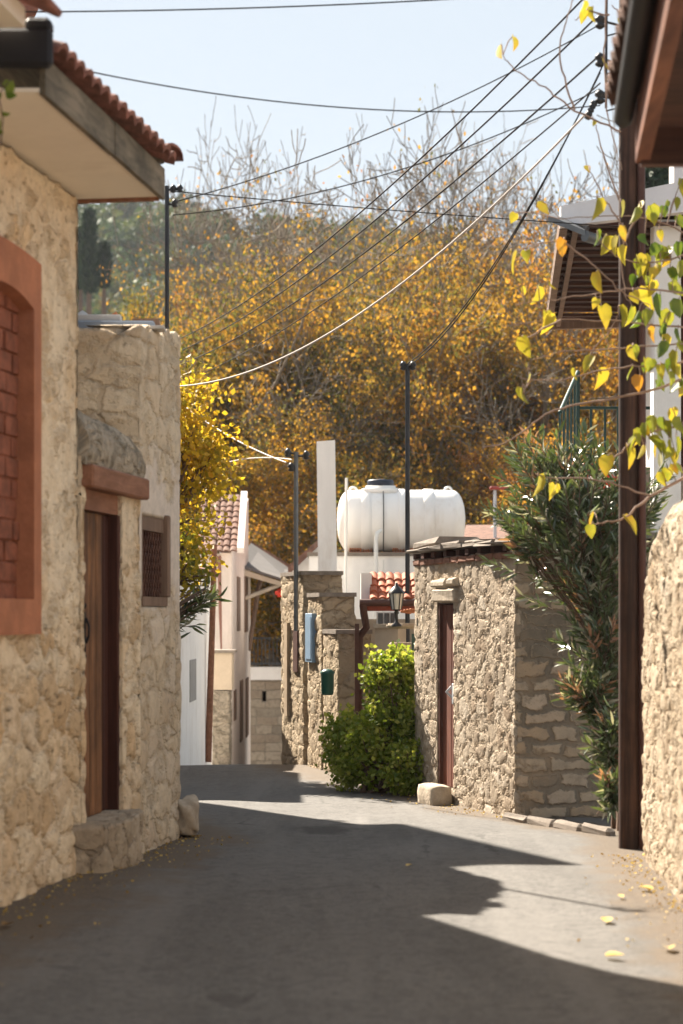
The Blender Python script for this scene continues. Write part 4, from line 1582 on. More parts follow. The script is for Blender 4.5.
mb.tube([P(383, 650, 31.9), P(383.5, 560, 31.9)], .012, 6)
mb.build('water_pipe', m_pvc, wh)
mb = MB()
mb.prism([(X(350, 31.9), 31.86), (X(415, 31.9), 31.86), (X(415, 31.9), 31.9), (X(350, 31.9), 31.9)], Z(567, 31.9), Z(563, 31.9))

# bricks under the tank
for i, px in enumerate((355, 366, 398, 408)):
    mb = MB()
    cx_ = X(px, YT + .4)
    c = Vector((cx_, YT + .42, zr + .125))
    w_, h_ = .17, .125
    for s in (-1, 0, 1):
        mb.box(c + Vector((0, 0, s * h_ * .46)), (w_, .3, .014))
    for s in (-2, -1, 0, 1, 2):
        mb.box(c + Vector((s * w_ * .24, 0, 0)), (.012, .3, h_))
    mb.box(c + Vector((0, .05, 0)), (w_ * .98, .02, h_ * .98))
    o = mb.build('hollow_brick', m_brick_orange, base=c - Vector((0, 0, h_ / 2)))
    tag(o, ['leftmost hollow orange brick propping up the left end of the tank', 'second hollow orange brick from the left under the tank', 'hollow orange brick under the tank just left of the dark mast', 'rightmost hollow orange brick under the tank, touching the dark mast'][i], 'brick', 'hollow bricks under the water tank')
# tank
yt = YT + .5
rt = 31 / F * yt
tc = P(401, 521, yt)
half = 64 / F * yt
tk = empty('water_tank', (tc.x, tc.y, tc.z - rt), 'big white horizontal plastic water tank with black lid', 'water tank')
mb = MB()
prof = []
for i in range(9):
    an = math.pi / 2 * i / 8
    prof.append((rt * math.sin(an) ** .8 if i else 0.001, -half + .22 * (1 - math.cos(an))))
prof += [(rt * 1.0, -half * .5), (rt, -half * .1)]
full = prof + [(r_, -h_) for (r_, h_) in prof[::-1]]
mb.lathe(tc, full, 40, axis=(1, 0, 0))
mb.build('body', m_tank, tk)
mb = MB()
for px, w_ in ((366, .14), (401, .10), (428, .15)):
    cx_ = X(px, yt)
    mb.lathe((cx_, tc.y, tc.z), [(rt * .98, -w_ / 2 - .02), (rt * 1.035, -w_ / 2), (rt * 1.035, w_ / 2), (rt * .98, w_ / 2 + .02)], 40, axis=(1, 0, 0))
mb.build('rib', m_tank, tk)
mb = MB()
mx = X(380.5, yt)
mb.box((mx, tc.y, tc.z + rt - .02), (.56, .5, .16), bev=.04, seg=2)
mb.build('neck', m_tank, tk)
mb = MB()
mb.lathe((mx, tc.y, tc.z + rt + .05), [(.19, 0), (.215, .01), (.215, .09), (.20, .11), (.05, .125), (0, .125)], 24)
mb.build('lid', m_lid, tk)
for px in (353, 448):
    mb = MB()
    q = Vector((X(px, yt), tc.y - .02, tc.z + rt - .01))
    pts = [q + Vector((math.cos(t) * .06, 0, math.sin(t) * .055)) for t in np.linspace(0, math.pi, 9)]
    mb.tube(pts, .018, 8)
    mb.build('lifting_lug', m_tank, tk)
mb = MB()
q = Vector((X(422, yt), tc.y - rt * 1.0, tc.z - .05))
mb.tube([q + Vector((math.cos(t) * .19, .012 + .10 * abs(math.sin(t)), math.sin(t) * .19 - .1)) for t in np.linspace(.1, math.pi - .1, 15)], .008, 5)
mb.build('overflow_hose', m_galv, tk)
mb = MB()
an = np.linspace(.5, 2.9, 14)
mb.tube([Vector((X(383, yt), tc.y - math.sin(t) * (rt * 1.05), tc.z + math.cos(t) * (rt * 1.05))) for t in an], .009, 5)
mb.tube([Vector((X(383, yt), tc.y - .2, tc.z - rt)), Vector((X(382.5, yt), tc.y - .55, tc.z - rt - .4))], .009, 5)
mb.build('strap', m_black, tk)
# white gabled house behind
gh = empty('gabled_house', (X(300, 37), 38, -2), 'white gabled house with dark roof edge behind the grey pole', 'house')
mb = MB()
g0 = [P(291, 615, 36), P(330, 615, 36), P(335, 530, 36), P(318, 541, 36), P(296, 566, 36), P(291, 571, 36)]
g0[0].z = g0[1].z = -2
mb.add(g0 + [p + Vector((0, 5, 0)) for p in g0], [list(range(6)), list(range(6, 12))[::-1]] + [[i, (i + 1) % 6, 6 + (i + 1) % 6, 6 + i] for i in range(6)])
mb.build('wall', m_white, gh)
mb = MB()
mb.slab([P(336, 529, 35.8), P(336, 524, 35.8), P(288, 566, 35.8), P(288, 575, 35.8)], (0, 5.4, 0))
mb.build('roof', m_tile_far, gh)
# low tiled house between the tank and the shed
bk = empty('brown_roof_house', (X(480, 36), 37, -2), 'brown roofed house just showing right of the water tank', 'house')
mb = MB()
mb.prism([(X(455, 36), 36), (X(560, 36), 36), (X(560, 36), 40), (X(455, 36), 40)], -2, Z(545, 36))
mb.build('wall', m_white, bk)
mb = MB()
mb.slab([P(462, 545, 35.7), P(565, 545, 35.7), P(560, 528, 38), P(466, 528, 38)], (0, 0, .06))
mb.build('roof', m_tile_far, bk)
mb = MB()
mb.tube([P(495, 545, 36.2), P(495, 490, 36.2)], .03, 8)
fl = mb.build('flue', m_galv, bk)
mb = MB()
mb.box(P(499, 488, 36.2), (.34, .2, .06), bev=.02)
mb.build('cap', plain_mat('faded_red', (.32, .06, .05), .6, .2, 5, .1), fl)

# =====================================================================
#  LEFT BACK
# =====================================================================
w1 = empty('white_cottage', (-2.3, 30, -1), 'bluish white cottage wall with one small grey window', 'house')
mb = MB()
pa, pb = (X(176, 26.5), 26.5), (X(211, 32.0), 32.0)
mb.prism([pa, pb, (pb[0] - 3, 32.6), (pa[0] - 3, 26.5)], -1.4, 2.2)
mb.build('wall', m_white, w1)
mb = MB()
mb.slab([(pa[0] + .1, pa[1] - .2, 2.2), (pb[0] + .1, pb[1] + .2, 2.2), (pb[0] - 1.6, pb[1] + .2, 2.8), (pa[0] - 1.6, pa[1] - .2, 2.8)], (0, 0, .08))
mb.build('roof', m_tile_far, w1)
dv = Vector((pb[0] - pa[0], pb[1] - pa[1], 0)).normalized()
nv = Vector((dv.y, -dv.x, 0))


def on_face(mb, a, dv, nv, u0_, u1_, z0_, z1_, q0, q1):
    c = Vector((a[0], a[1], 0)) + dv * (u0_ + u1_) / 2 + nv * (q0 + q1) / 2
    mb.box((c.x, c.y, (z0_ + z1_) / 2), (abs(q1 - q0), u1_ - u0_, z1_ - z0_), rz=-math.atan2(dv.x, dv.y))


def u_at(a, dv, px):
    k = (px - CX) / F
    return (k * a[1] - a[0]) / (dv.x - k * dv.y)


mb = MB()
ua, ub = u_at(pa, dv, 189.5), u_at(pa, dv, 195.5)
on_face(mb, pa, dv, nv, ua, ub, Z(702, 28.5), Z(660, 28.5), -.1, .012)
mb.build('window', plain_mat('grey_shutter', (.30, .29, .28), .7, .1, 5, .1), w1)

# leaning wooden pole
mb = MB()
mb.tube([P(208, 762, 31), P(211.5, 650, 31), P(214.5, 545, 31)], [.055, .05, .045], 10)
tag(mb.build('wooden_post', m_lintel, base=P(208, 762, 31)), 'leaning reddish brown wooden post between the white cottage and pink house', 'post')

ph = empty('pink_house', (-2.2, 39, -1.6), 'pale pink two storey house with clay roof and narrow brown shutters', 'house')
ya_, yb_ = 35.0, 43.0
pa2, pb2 = (X(231.5, ya_), ya_), (X(250.5, yb_), yb_)
zt2 = Z(553, ya_)
mb = MB()
lft = (X(180, 36.5), 36.5)
mb.prism([pa2, pb2, (pb2[0] - 4, yb_ + 1), lft], -3, zt2)
# gable upstand towards the road
mb2 = MB()
e0 = Vector((*pa2, zt2)) + Vector((-.02, .05, 0))
top_ = P(241, 497, ya_ + 2.0)
bk_ = Vector((*pb2, zt2))
q = [e0, Vector((pa2[0] + (pb2[0] - pa2[0]) * .9, yb_ - 1, zt2)), Vector((top_.x + .12, ya_ + 2.4, top_.z))]
mb.add([q[0], q[1], q[2], q[0] + Vector((-.2, 0, 0)), q[1] + Vector((-.2, 0, 0)), q[2] + Vector((-.2, 0, 0))], [[0, 1, 2], [5, 4, 3], [0, 3, 4, 1], [1, 4, 5, 2], [2, 5, 3, 0]])
mb.build('wall', m_pink, ph)
eR = P(243, 553, ya_ - .1)
eL = P(196, 553, ya_ + .3)
eR = P(237, 553, ya_ - .1)
rl = Vector((top_.x - eR.x, top_.y - eR.y, top_.z - eR.z))
tile_roof('roof', eL, eR, rl, rl.length, m_tile_far, ph, pitch=.15, amp=.035, rows=10)
mb = MB()
mb.slab([eR + Vector((.0, -.02, .0)), eR + Vector((.12, -.02, .0)), eR + rl + Vector((.12, 0, .02)), eR + rl + Vector((0, 0, .02))], (0, 0, .09))
mb.build('verge', m_pink, ph)
dv2 = Vector((pb2[0] - pa2[0], pb2[1] - pa2[1], 0)).normalized()
nv2 = Vector((dv2.y, -dv2.x, 0))


def y_at(a, dv, px):
    return a[1] + u_at(a, dv, px) * dv.y


for (pxa, pxb, pya, pyb) in ((236.8, 239.6, 577, 631), (244.2, 247.2, 577, 632)):
    mb = MB()
    ym_ = y_at(pa2, dv2, (pxa + pxb) / 2)
    on_face(mb, pa2, dv2, nv2, u_at(pa2, dv2, pxa), u_at(pa2, dv2, pxb), Z(pyb, ym_), Z(pya, ym_), -.05, .02)
    mb.build('shutter', m_grey_wood, ph)
for (pxa, pxb, pya, pyb) in ((233.6, 235.6, 690, 720), (239.8, 242.2, 680, 741), (245.5, 248.0, 678, 736)):
    mb = MB()
    ym_ = y_at(pa2, dv2, (pxa + pxb) / 2)
    on_face(mb, pa2, dv2, nv2, u_at(pa2, dv2, pxa), u_at(pa2, dv2, pxb), Z(pyb, ym_), Z(pya, ym_), -.05, .02)
    mb.build('window', m_grey_wood, ph)
mb = MB()
mb.tube([P(219, 556, 35.3), P(220.5, 610, 35.3), P(222.5, 652, 35.3)], .035, 8)
mb.build('drainpipe', plain_mat('red_drainpipe', (.26, .13, .10), .6, .1, 4, .1), ph)
lbk = empty('porch_block', (X(222, 34.2), 34.3, -1.2), 'small beige block on a dark rubble base in front of the pink house', 'porch')
mb = MB()
mb.box((X(222, 34), 34.4, (Z(653, 34) + Z(690, 34)) / 2), (X(231, 34) - X(212, 34), .7, Z(653, 34) - Z(690, 34)))
mb.build('wall', plain_mat('beige_render', (.55, .45, .34), .9, .1, 4, .2), lbk)
mb = MB()
mb.box((X(223, 34), 34.4, Z(651.5, 34)), (X(233, 34) - X(210, 34), .8, .05))
mb.build('coping', m_slate, lbk)
block_wall('rubble_base', [(X(212.5, 34), 34.02), (X(229.5, 34), 34.02), (X(229.5, 34), 34.7), (X(212.5, 34), 34.7)], -1.6, Z(690.5, 34), m_lichen, lbk, d=.05)

# awning roof across the lane
aw = empty('lean_to_roof', (X(262, 42), 42, -2), 'grey lean-to roof on timber struts across the lane between the pink house and the stone pier', 'roof')
mb = MB()
mb.slab([P(236, 566, 40), P(292, 584, 41), P(292, 572, 46), P(251, 545, 46)], (0, 0, .05))
mb.build('sheet', plain_mat('dull_grey_sheet', (.13, .12, .115), .7, .15, 3, .1), aw)
mb = MB()
mb.slab([P(236, 573, 39.9), P(290, 589, 40.9), P(290, 584.5, 40.9), P(236, 567, 39.9)], (0, .12, 0))
mb.build('beam', plain_mat('pale_timber', (.50, .41, .31), .8, .15, 4, .2), aw)
mb = MB()
mb.tube([P(236, 602, 40), P(279, 585, 40.8)], .045, 8)
mb.build('strut', plain_mat('pale_strut', (.48, .40, .31), .8, .15, 4, .2), aw)
mb = MB()
mb.tube([P(249, 650, 42), P(258, 590, 42.5)], .05, 8)
mb.tube([P(258, 590, 42.5), P(262, 575, 42.6)], .05, 8)
mb.build('post', m_grey_wood, aw)
mb = MB()
mb.slab([P(251, 541, 46), P(251, 546, 46), P(291, 573, 46.3), P(292, 566, 46.3)], (0, .4, 0))
mb.build('tiled_edge', m_tile_far, aw)
mb = MB()
mb.box(P(280, 593, 45), (.22, .14, .18), bev=.05, seg=2)
tag(mb.build('red_lantern', m_red, base=P(280, 597, 45)), 'small orange red bundle hanging under the lean-to roof', 'bundle')

# end of the lane
ew = empty('lane_end_wall', (X(268, 50), 50, -3.2), 'grey coursed stone wall with white band and dark slot closing the lane', 'wall')
z1, z2, z3 = Z(765, 50) - 2, Z(680, 50), Z(667, 50)
ow = (X(262, 50), X(266.5, 50), Z(702, 50), Z(691, 50))
xa = X(240, 50)
wall_sheet('wall', [(xa, 50), (X(310, 50), 50)], z1, z2, m_farstone, ew, d=.05, left=False, thick=.3, openings=[(ow[0] - xa, ow[1] - xa, ow[2], ow[3])])
mb = MB()
mb.box((X(268, 50), 50.35, (ow[2] + ow[3]) / 2), (.6, .05, .6))
mb.build('window', m_slot_dark, ew)  # near-black plate stands in for the dark depth of the slot
mb = MB()
mb.box((X(275, 50), 50.1, (z2 + z3) / 2 + .001), (X(310, 50) - xa, .36, z3 - z2 - .004))
mb.build('white_band', m_white, ew)
ri = empty('terrace_railing', (X(270, 50), 50, z3), 'dark green railing on the white banded wall at the end of the lane', 'railing')
mb = MB()
za, zb = z3, Z(637, 50)
xs_, xe_ = X(250, 50), X(300, 50)
for z in (za + .08, zb - .03):
    mb.box(((xs_ + xe_) / 2, 50.1, z), (xe_ - xs_, .04, .05))
mb.build('rail', m_dark_metal, ri)
n_ = 14
for i in range(n_):
    mb = MB()
    x = xs_ + (xe_ - xs_) * i / (n_ - 1)
    mb.box((x, 50.1, (za + zb) / 2), (.03, .03, zb - za))
    mb.build('baluster', m_dark_metal, ri)

# tall house hidden behind the tiled eave (its roof corner throws the long shadow on the road)
th = empty('tall_house', (-4.6, 21.5, -.25), 'two storey plastered house behind the tiled eave house', 'house')
hx, hy, hz = -3.08, 20.3, 7.85
mb = MB()
mb.prism([(hx - .35, hy + .25), (hx - 1.35, hy + 3.6), (hx - 6, hy + 3.6), (hx - 6, hy + .25)], -.4, hz - .12)
mb.prism([(-3.45, 24.1), (-3.6, 28.4), (-8, 28.4), (-8, 24.1)], -.6, 5.0)  # unseen lower wing, added to shade the lane near the crest
mb.build('wall', m_pink, th)
mb = MB()
mb.prism([(hx, hy), (hx - 1.1, hy + 3.7), (hx - 6.2, hy + 3.7), (hx - 6.2, hy - .9)], hz - .11, [hz, hz, hz + 1.4, hz + 1.4])
mb.build('roof', m_tile, th)

# =====================================================================
#  RIGHT BACK: terrace house with pergola
# =====================================================================
YP = 17.5
tr_ = empty('terrace_house', (3.4, 20, 1.0), 'white terrace house with slatted pergola roof behind the pole', 'house')
h_c = Z(212, YP)
mb = MB()      # white front beam
mb.slab([P(561, 206, YP), P(561, 226, YP), P(760, 203, YP - 1.5), P(760, 165, YP - 1.5)], (0, .12, 0))
mb.build('front_beam', m_beam_white, tr_)
mb = MB()      # slatted ceiling
xl0, xl1 = X(560, YP + .1), X(546, 23.6)
n_ = 17
zc = Z(222, YP + .1)
for i in range(n_):
    y = YP + .22 + (23.4 - YP - .2) * i / (n_ - 1)
    xl = xl0 + (xl1 - xl0) * (y - YP) / (23.6 - YP)
    mb.box(((xl + 6.0) / 2, y, zc - .0), (6.0 - xl, .26, .03), rx=.1)
mb.build('pergola_slats', m_dark_wood, tr_)
mb = MB()
mb.slab([(xl0 - .0, YP + .14, zc - .06), (xl0 + .07, YP + .14, zc - .06), (xl1 + .07, 23.6, zc - .06), (xl1, 23.6, zc - .06)], (0, 0, .15))
mb.slab([(xl0 + .12, YP + .14, zc - .06), (xl0 + .17, YP + .14, zc - .06), (xl1 + .17, 23.6, zc - .06), (xl1 + .12, 23.6, zc - .06)], (0, 0, .12))
mb.slab([(xl1, 23.62, zc - .08), (6.0, 23.0, zc - .08), (6.0, 23.1, zc - .08), (xl1, 23.72, zc - .08)], (0, 0, .14))
mb.build('pergola_frame', m_grey_wood, tr_)
mb = MB()      # roof sheet above slats
mb.slab([(xl0 + .02, YP + .14, zc + .10), (6, YP - .9, zc + .10), (6, 23.5, zc + .10), (xl1 + .02, 23.5, zc + .10)], (0, 0, .04))
mb.build('pergola_roof', m_dark_wood, tr_)
mb = MB()      # column
c0_, c1_ = X(652, YP + .3), X(679, YP + .3)
mb.box(((c0_ + c1_) / 2, YP + .3, 3.1), (c1_ - c0_, .22, 4.0), bev=.01)
mb.build('column', m_white, tr_)
mb = MB()
mb.box((X(690, 19.5), 20, 4.0), (.55, .1, 3.2))
mb.build('door', m_door_dark, tr_)
mb = MB()
mb.box((5.2, 21.5, 3.6), (3.6, 3.0, 4.6))
mb.box((4.9, 20.0, 6.3), (3.2, .3, .9))
mb.build('wall', m_white, tr_)
mb = MB()      # terrace slab
mb.prism([(X(566, 18.5), 18.7), (6, 18.4), (6, 23.6), (X(560, 22), 23.6)], .6, Z(470, 19))
mb.build('terrace', m_slate, tr_)
rl_ = empty('terrace_railing', (X(580, 18.9), 18.9, Z(470, 19)), 'green painted balcony railing above the oleander', 'railing')
mb = MB()
t0_, t1_, t2_ = P(560, 413, 18.6), P(578, 372, 20.6), P(720, 372, 20.6)
mb.tube([t0_, t1_], .022, 8)
mb.tube([P(579, 408, 20.6), P(700, 408, 20.6)], .018, 6)
mb.build('rail', m_green_rail, rl_)
for i in range(6):
    mb = MB()
    p = t0_.lerp(t1_, i / 5)
    mb.tube([p, Vector((p.x, p.y, Z(472, 19)))], .013, 6)
    mb.build('baluster', m_green_rail, rl_)
for px in (578, 591, 605, 618, 640):
    mb = MB()
    mb.tube([P(px, 372 if px == 578 else 408, 20.6), P(px, 470, 20.6)], .014 if px != 578 else .022, 6)
    mb.build('baluster', m_green_rail, rl_)
mb = MB()      # red planters on the terrace
for c_, s_ in ((P(592, 473, 18.2), (.24, .2, .16)), ):
    mb.box(c_, s_, bev=.02)
tag(mb.build('red_planter', m_red, base=P(592, 482, 18.2)), 'red plastic box glimpsed through the oleander left of the pole', 'planter')
mb = MB()
mb.box(P(607, 482, 18.3), (.16, .2, .13), bev=.02)
tag(mb.build('red_planter', m_red, base=P(607, 490, 18.3)), 'smaller red box behind the oleander, nearer the pole', 'planter')
mb = MB()
mb.box(P(575, 483, 18.4), (.2, .2, .24), bev=.02)
tag(mb.build('clay_pot', plain_mat('pale_clay', (.55, .38, .27), .8, .1, 5, .1), base=P(575, 495, 18.4)), 'pale clay pot behind the oleander left of the red box', 'pot')
# metal awning arm on the pergola
mb = MB()
mb.slab([P(548, 221, 17.2), P(585, 236, 17.2), P(590, 228, 17.9), P(555, 218, 17.9)], (0, 0, .05))
mb.tube([P(585, 236, 17.2), P(598, 240, 17.3)], .05, 8)
tag(mb.build('floodlight_arm', m_metal, base=P(575, 240, 17.3)), 'grey metal bracket jutting from the corner of the slatted pergola', 'bracket')


# =====================================================================
#  VEGETATION
# =====================================================================
def leaf_cloud(pos, size, tone, shape='quad', droop=0.0, dirs=None, aspect=.6, fold=.25, flat=0.0):
    """leaf faces at pos (n,3): returns V, F, tone per vertex"""
    n = len(pos)
    if dirs is None:
        d = rng.normal(size=(n, 3))
        d[:, 2] -= droop
    else:
        d = dirs + 0.0
    d /= np.linalg.norm(d, axis=1, keepdims=True) + 1e-9
    r = rng.normal(size=(n, 3))
    r[:, 2] *= (1 - flat)
    s = np.cross(d, r)
    s /= np.linalg.norm(s, axis=1, keepdims=True) + 1e-9
    nn = np.cross(s, d)
    size = np.broadcast_to(np.asarray(size, dtype=float), (n,))[:, None]
    aspect = np.broadcast_to(np.asarray(aspect, dtype=float), (n,))[:, None]
    fold = np.broadcast_to(np.asarray(fold, dtype=float), (n,))[:, None]
    if shape == 'quad':
        pr = [(0, 0, 0), (.5, .5, .08), (1, 0, 0), (.5, -.5, .08)]
        Fc = np.array([[0, 1, 2, 3]])
    elif shape == 'long':
        pr = [(0, 0, 0), (.35, .5, .05), (.75, .36, -.02), (1, 0, -.12), (.75, -.36, -.02), (.35, -.5, .05)]
        Fc = np.array([[0, 1, 2, 5], [2, 3, 4, 5]])
    else:                                                     # heart: two halves folded on the midrib
        pr = [(0, 0, 0), (-.06, .28, fold * .3), (.18, .5, fold * .5), (.5, .44, fold * .42), (.8, .2, fold * .1), (1.02, 0, -.12),
              (.8, -.2, fold * .1), (.5, -.44, fold * .42), (.18, -.5, fold * .5), (-.06, -.28, fold * .3), (.5, 0, 0), (.2, 0, 0)]
        Fc = np.array([[0, 1, 2, 11], [11, 2, 3, 10], [10, 3, 4, 5], [11, 8, 9, 0], [10, 7, 8, 11], [5, 6, 7, 10]])
    k = len(pr)
    V = np.zeros((n, k, 3))
    for i, (a, b, c) in enumerate(pr):
        V[:, i] = pos + size * (d * a + s * b * aspect + nn * c)
    base = (np.arange(n) * k)[:, None, None]
    FF = (Fc[None] + base).reshape(-1, 4)
    T = np.repeat(np.clip(tone, 0, 1), k)
    if shape == 'heart':
        T = np.clip(T + rng.normal(size=len(T)) * .07 + np.tile(np.array([0, .1, .06, .05, .12, .22, .1, .03, .06, .1, -.1, -.12]), n) * rng.uniform(-.4, 1.0, n).repeat(k), 0, 1)
    return V.reshape(-1, 3), FF, T


def cloud_mesh(name, *clouds):
    Vs, Fs, Ts, b = [], [], [], 0
    for V, Fc, T in clouds:
        Vs.append(V)
        Fs.append(Fc + b)
        Ts.append(T)
        b += len(V)
    return fast_mesh(name, np.concatenate(Vs), np.concatenate(Fs), True, np.concatenate(Ts))


def grow(rs, start, d, length, rad, level, out, tips, maxlev, spread=.75, nch=(5, 7), upw=.12, wig=.16):
    segs = 6 if level < 2 else 4
    pts, rads = [start], [rad]
    p, dd_ = start.copy(), d.copy()
    for i in range(segs):
        dd_ = (dd_ + Vector((rs.gauss(0, wig), rs.gauss(0, wig), rs.gauss(0, wig) + upw))).normalized()
        p = p + dd_ * (length / segs)
        pts.append(p.copy())
        rads.append(rad * (1 - .75 * (i + 1) / segs))
    out.append((level, pts, rads))
    if level >= maxlev - 1:
        for q in pts[1:]:
            tips.append((q.copy(), level))
    if level < maxlev:
        n = rs.randint(*nch) if level < 4 else rs.randint(2, 3)
        for j in range(n):
            t = (0.25 if level else 0.35) + (.75 if level else .65) * (j + rs.random() * .8) / n
            i = min(int(t * segs), segs - 1)
            f_ = t * segs - i
            q = pts[i].lerp(pts[min(i + 1, segs)], min(f_, 1))
            ax = (pts[min(i + 1, segs)] - pts[i]).normalized()
            perp = Vector((rs.gauss(0, 1), rs.gauss(0, 1), rs.gauss(0, 1)))
            perp = (perp - ax * perp.dot(ax)).normalized()
            nd = (ax * (1 - spread * .6) + perp * spread).normalized()
            grow(rs, q, nd, length * rs.uniform(.38, .6), rads[i] * .55, level + 1, out, tips, maxlev, spread, nch, upw, wig)
    return out, tips


def plane_tree_meshes(seed, height, leaves, bare_from, leaf=.2):
    rs = random.Random(seed)
    out, tips = [], []
    trunk_pts = []
    p = Vector((0, 0, 0))
    d = Vector((rs.gauss(0, .06), rs.gauss(0, .06), 1)).normalized()
    n_st = 3
    mb = MB()
    base_pts = [Vector((0, 0, -.3)), Vector((0.03, 0, 1.2)), Vector((.05, .02, 2.6))]
    mb.tube(base_pts, [.55, .42, .38], 10)
    for i in range(rs.randint(4, 5)):
        an = i * 2 * math.pi / 4.5 + rs.uniform(-.4, .4)
        dd_ = Vector((math.cos(an) * .42, math.sin(an) * .42, 1)).normalized()
        grow(rs, Vector((.05, .02, 2.2)), dd_, height * rs.uniform(.62, .85), .32, 1, out, tips, 5, .72, (5, 7), .09, .13)
    for lev, pts, rads in out:
        n = 8 if lev == 1 else (5 if lev == 2 else 3)
        mb.tube(pts, [max(r_, .017) for r_ in rads], n, cap=False)
    wood = mb.mesh('plane_trunk')
    T = np.array([tuple(t[0]) for t in tips])
    zmax = float(np.percentile(T[:, 2], 99.3))
    wgt = rng.gamma(.55, 1.0, len(T)) * (1 + .9 * np.sin(T[:, 0] * 1.3 + seed) * np.sin(T[:, 2] * 1.1 + 2 * seed) * np.sin(T[:, 1] * 1.2))
    idx = rng.choice(len(T), leaves * 2, p=wgt / wgt.sum())
    pos = T[idx] + rng.normal(size=(leaves * 2, 3)) * np.array([.24, .24, .32])
    rel = pos[:, 2] / zmax
    keep = rng.random(len(pos)) < np.clip(1.0 - (rel - bare_from) / (1.0 - bare_from) * 1.5, .015, 1)
    pos = pos[keep][:leaves]
    # foliage in clumps of tone
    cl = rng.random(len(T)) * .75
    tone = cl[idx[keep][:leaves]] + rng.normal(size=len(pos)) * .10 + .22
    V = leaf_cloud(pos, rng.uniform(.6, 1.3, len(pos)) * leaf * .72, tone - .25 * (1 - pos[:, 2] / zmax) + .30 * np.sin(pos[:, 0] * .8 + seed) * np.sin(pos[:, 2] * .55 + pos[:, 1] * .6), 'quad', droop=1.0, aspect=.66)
    crown = cloud_mesh('plane_crown', V)
    return wood, crown, zmax


protos = []
for sd_, hh, nl, bf in ((11, 16, 105000, .70), (12, 17, 95000, .64), (13, 14, 105000, .74)):
    wood, crown, zmx = plane_tree_meshes(sd_, hh, nl, bf)
    wood.materials.append(m_bark)
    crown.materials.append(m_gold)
    protos.append((wood, crown, zmx))

ttree = []
tree_specs = [   # px, distance, top pixel, proto, label
    (268, 66, 212, 0, 'golden plane tree at the far left beside the dark eave corner'),
    (288, 58, 212, 2, 'golden plane tree rising straight above the flat roofed corner house'),
    (300, 70, 190, 1, 'tall thin topped plane tree left of centre'),
    (330, 57, 195, 0, 'rust gold plane tree behind the white chimney'),
    (352, 70, 140, 1, 'tallest plane tree with bare upper twigs near the centre'),
    (402, 60, 150, 2, 'plane tree standing directly behind the water tank'),
    (440, 69, 140, 1, 'tall plane tree with wispy bare top right of centre'),
    (487, 58, 165, 0, 'olive gold plane tree right of the water tank'),
    (528, 68, 160, 1, 'wispy plane tree nearest the slatted pergola'),
    (575, 60, 225, 2, 'plane tree partly behind the green balcony railing'),
    (630, 66, 270, 0, 'plane tree behind the white column and pole'),
    (345, 52, 400, 2, 'smaller olive plane tree low behind the grey cable pole'),
    (500, 51, 380, 2, 'smaller dark plane tree low behind the shed roof'),
    (292, 60, 360, 0, 'low spreading golden tree over the lane end railing'),
    (322, 52, 350, 2, 'low golden tree hidden behind the flat roof boards'),
]
for i, (px, y, ptop, pi_, lab) in enumerate(tree_specs):
    wood, crown, zmx = protos[pi_]
    x = X(px, y)
    zb_ = float(np.interp(y, GY, GZ))
    e = empty('plane_tree', (x, y, zb_), lab, 'tree', 'autumn plane trees behind the village')
    s = (Z(ptop, y) - zb_) / zmx
    e.rotation_euler = (0, 0, i * 2.4 + .3)
    sxy = (.66, .74, .62, .78)[i % 4] * (1.0 if s > .6 else .8) * (.82 if px < 300 else 1.0)
    e.scale = (sxy, sxy, s)
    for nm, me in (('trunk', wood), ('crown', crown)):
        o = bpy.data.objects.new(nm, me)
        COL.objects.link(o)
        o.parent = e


def small_tree(name, c, rad, n, leaf, mat, label, cat, trunk_from, seed, tone_shift=0, sh='quad', clumps=40, squash=1.0):
    rs = random.Random(seed)
    c = Vector(c)
    e = empty(name, trunk_from, label, cat)
    cp = []
    for i in range(clumps):
        while True:
            v = Vector((rs.uniform(-1, 1), rs.uniform(-1, 1), rs.uniform(-1, 1)))
            if .25 < v.length < 1:
                break
        cp.append(c + Vector((v.x * rad[0], v.y * rad[1], v.z * rad[2])))
    mb = MB()
    t0 = Vector(trunk_from)
    hub = Vector((t0.x + (c.x - t0.x) * .3, t0.y, c.z - rad[2] * .55))
    for q in cp:
        mid = hub.lerp(q, .5) + Vector((rs.gauss(0, .05), rs.gauss(0, .05), .06))
        mb.tube([t0, hub, mid, q], [.05 * rad[0], .035 * rad[0], .02, .006], 5, cap=False)
    mb.build('trunk', m_twig, e)
    CP = np.array([tuple(q) for q in cp])
    k = rng.integers(0, clumps, n)
    sg = min(rad) * .24
    pos = CP[k] + rng.normal(size=(n, 3)) * np.array([sg, sg, sg * squash])
    ct = rng.random(clumps) * .5
    tone = ct[k] + rng.random(n) * .45 + tone_shift
    me = cloud_mesh(name + '_crown', leaf_cloud(pos, rng.uniform(.65, 1.25, n) * leaf, tone, sh, droop=.5, aspect=.7))
    link('crown', me, mat, e)
    return e


small_tree('yellow_tree', P(180, 470, 24), (.52, .6, 1.34), 4200, .085, m_goldgreen, 'bright yellow small tree beside the corner house edge', 'tree', (-2.3, 24, -.3), 21, clumps=60)
small_tree('yellow_tree', P(180, 565, 23), (.36, .4, .5), 900, .075, m_goldgreen, 'lower yellow green sapling under the bright yellow tree', 'tree', (-2.1, 23, -.3), 22, tone_shift=-.25, clumps=26)
small_tree('autumn_bush', P(268, 610, 56), (1.3, 1, 1.5), 3000, .2, m_goldgreen, 'yellow bush glowing behind the dark railing at the lane end', 'bush', (X(268, 56), 56, -4), 23, clumps=30)
small_tree('dark_tree', P(657, 178, 40), (.4, .4, .5), 900, .2, m_cypress, 'dark evergreen top peeping over the white beam at right', 'tree', (X(662, 40), 40, -2), 24, clumps=24)


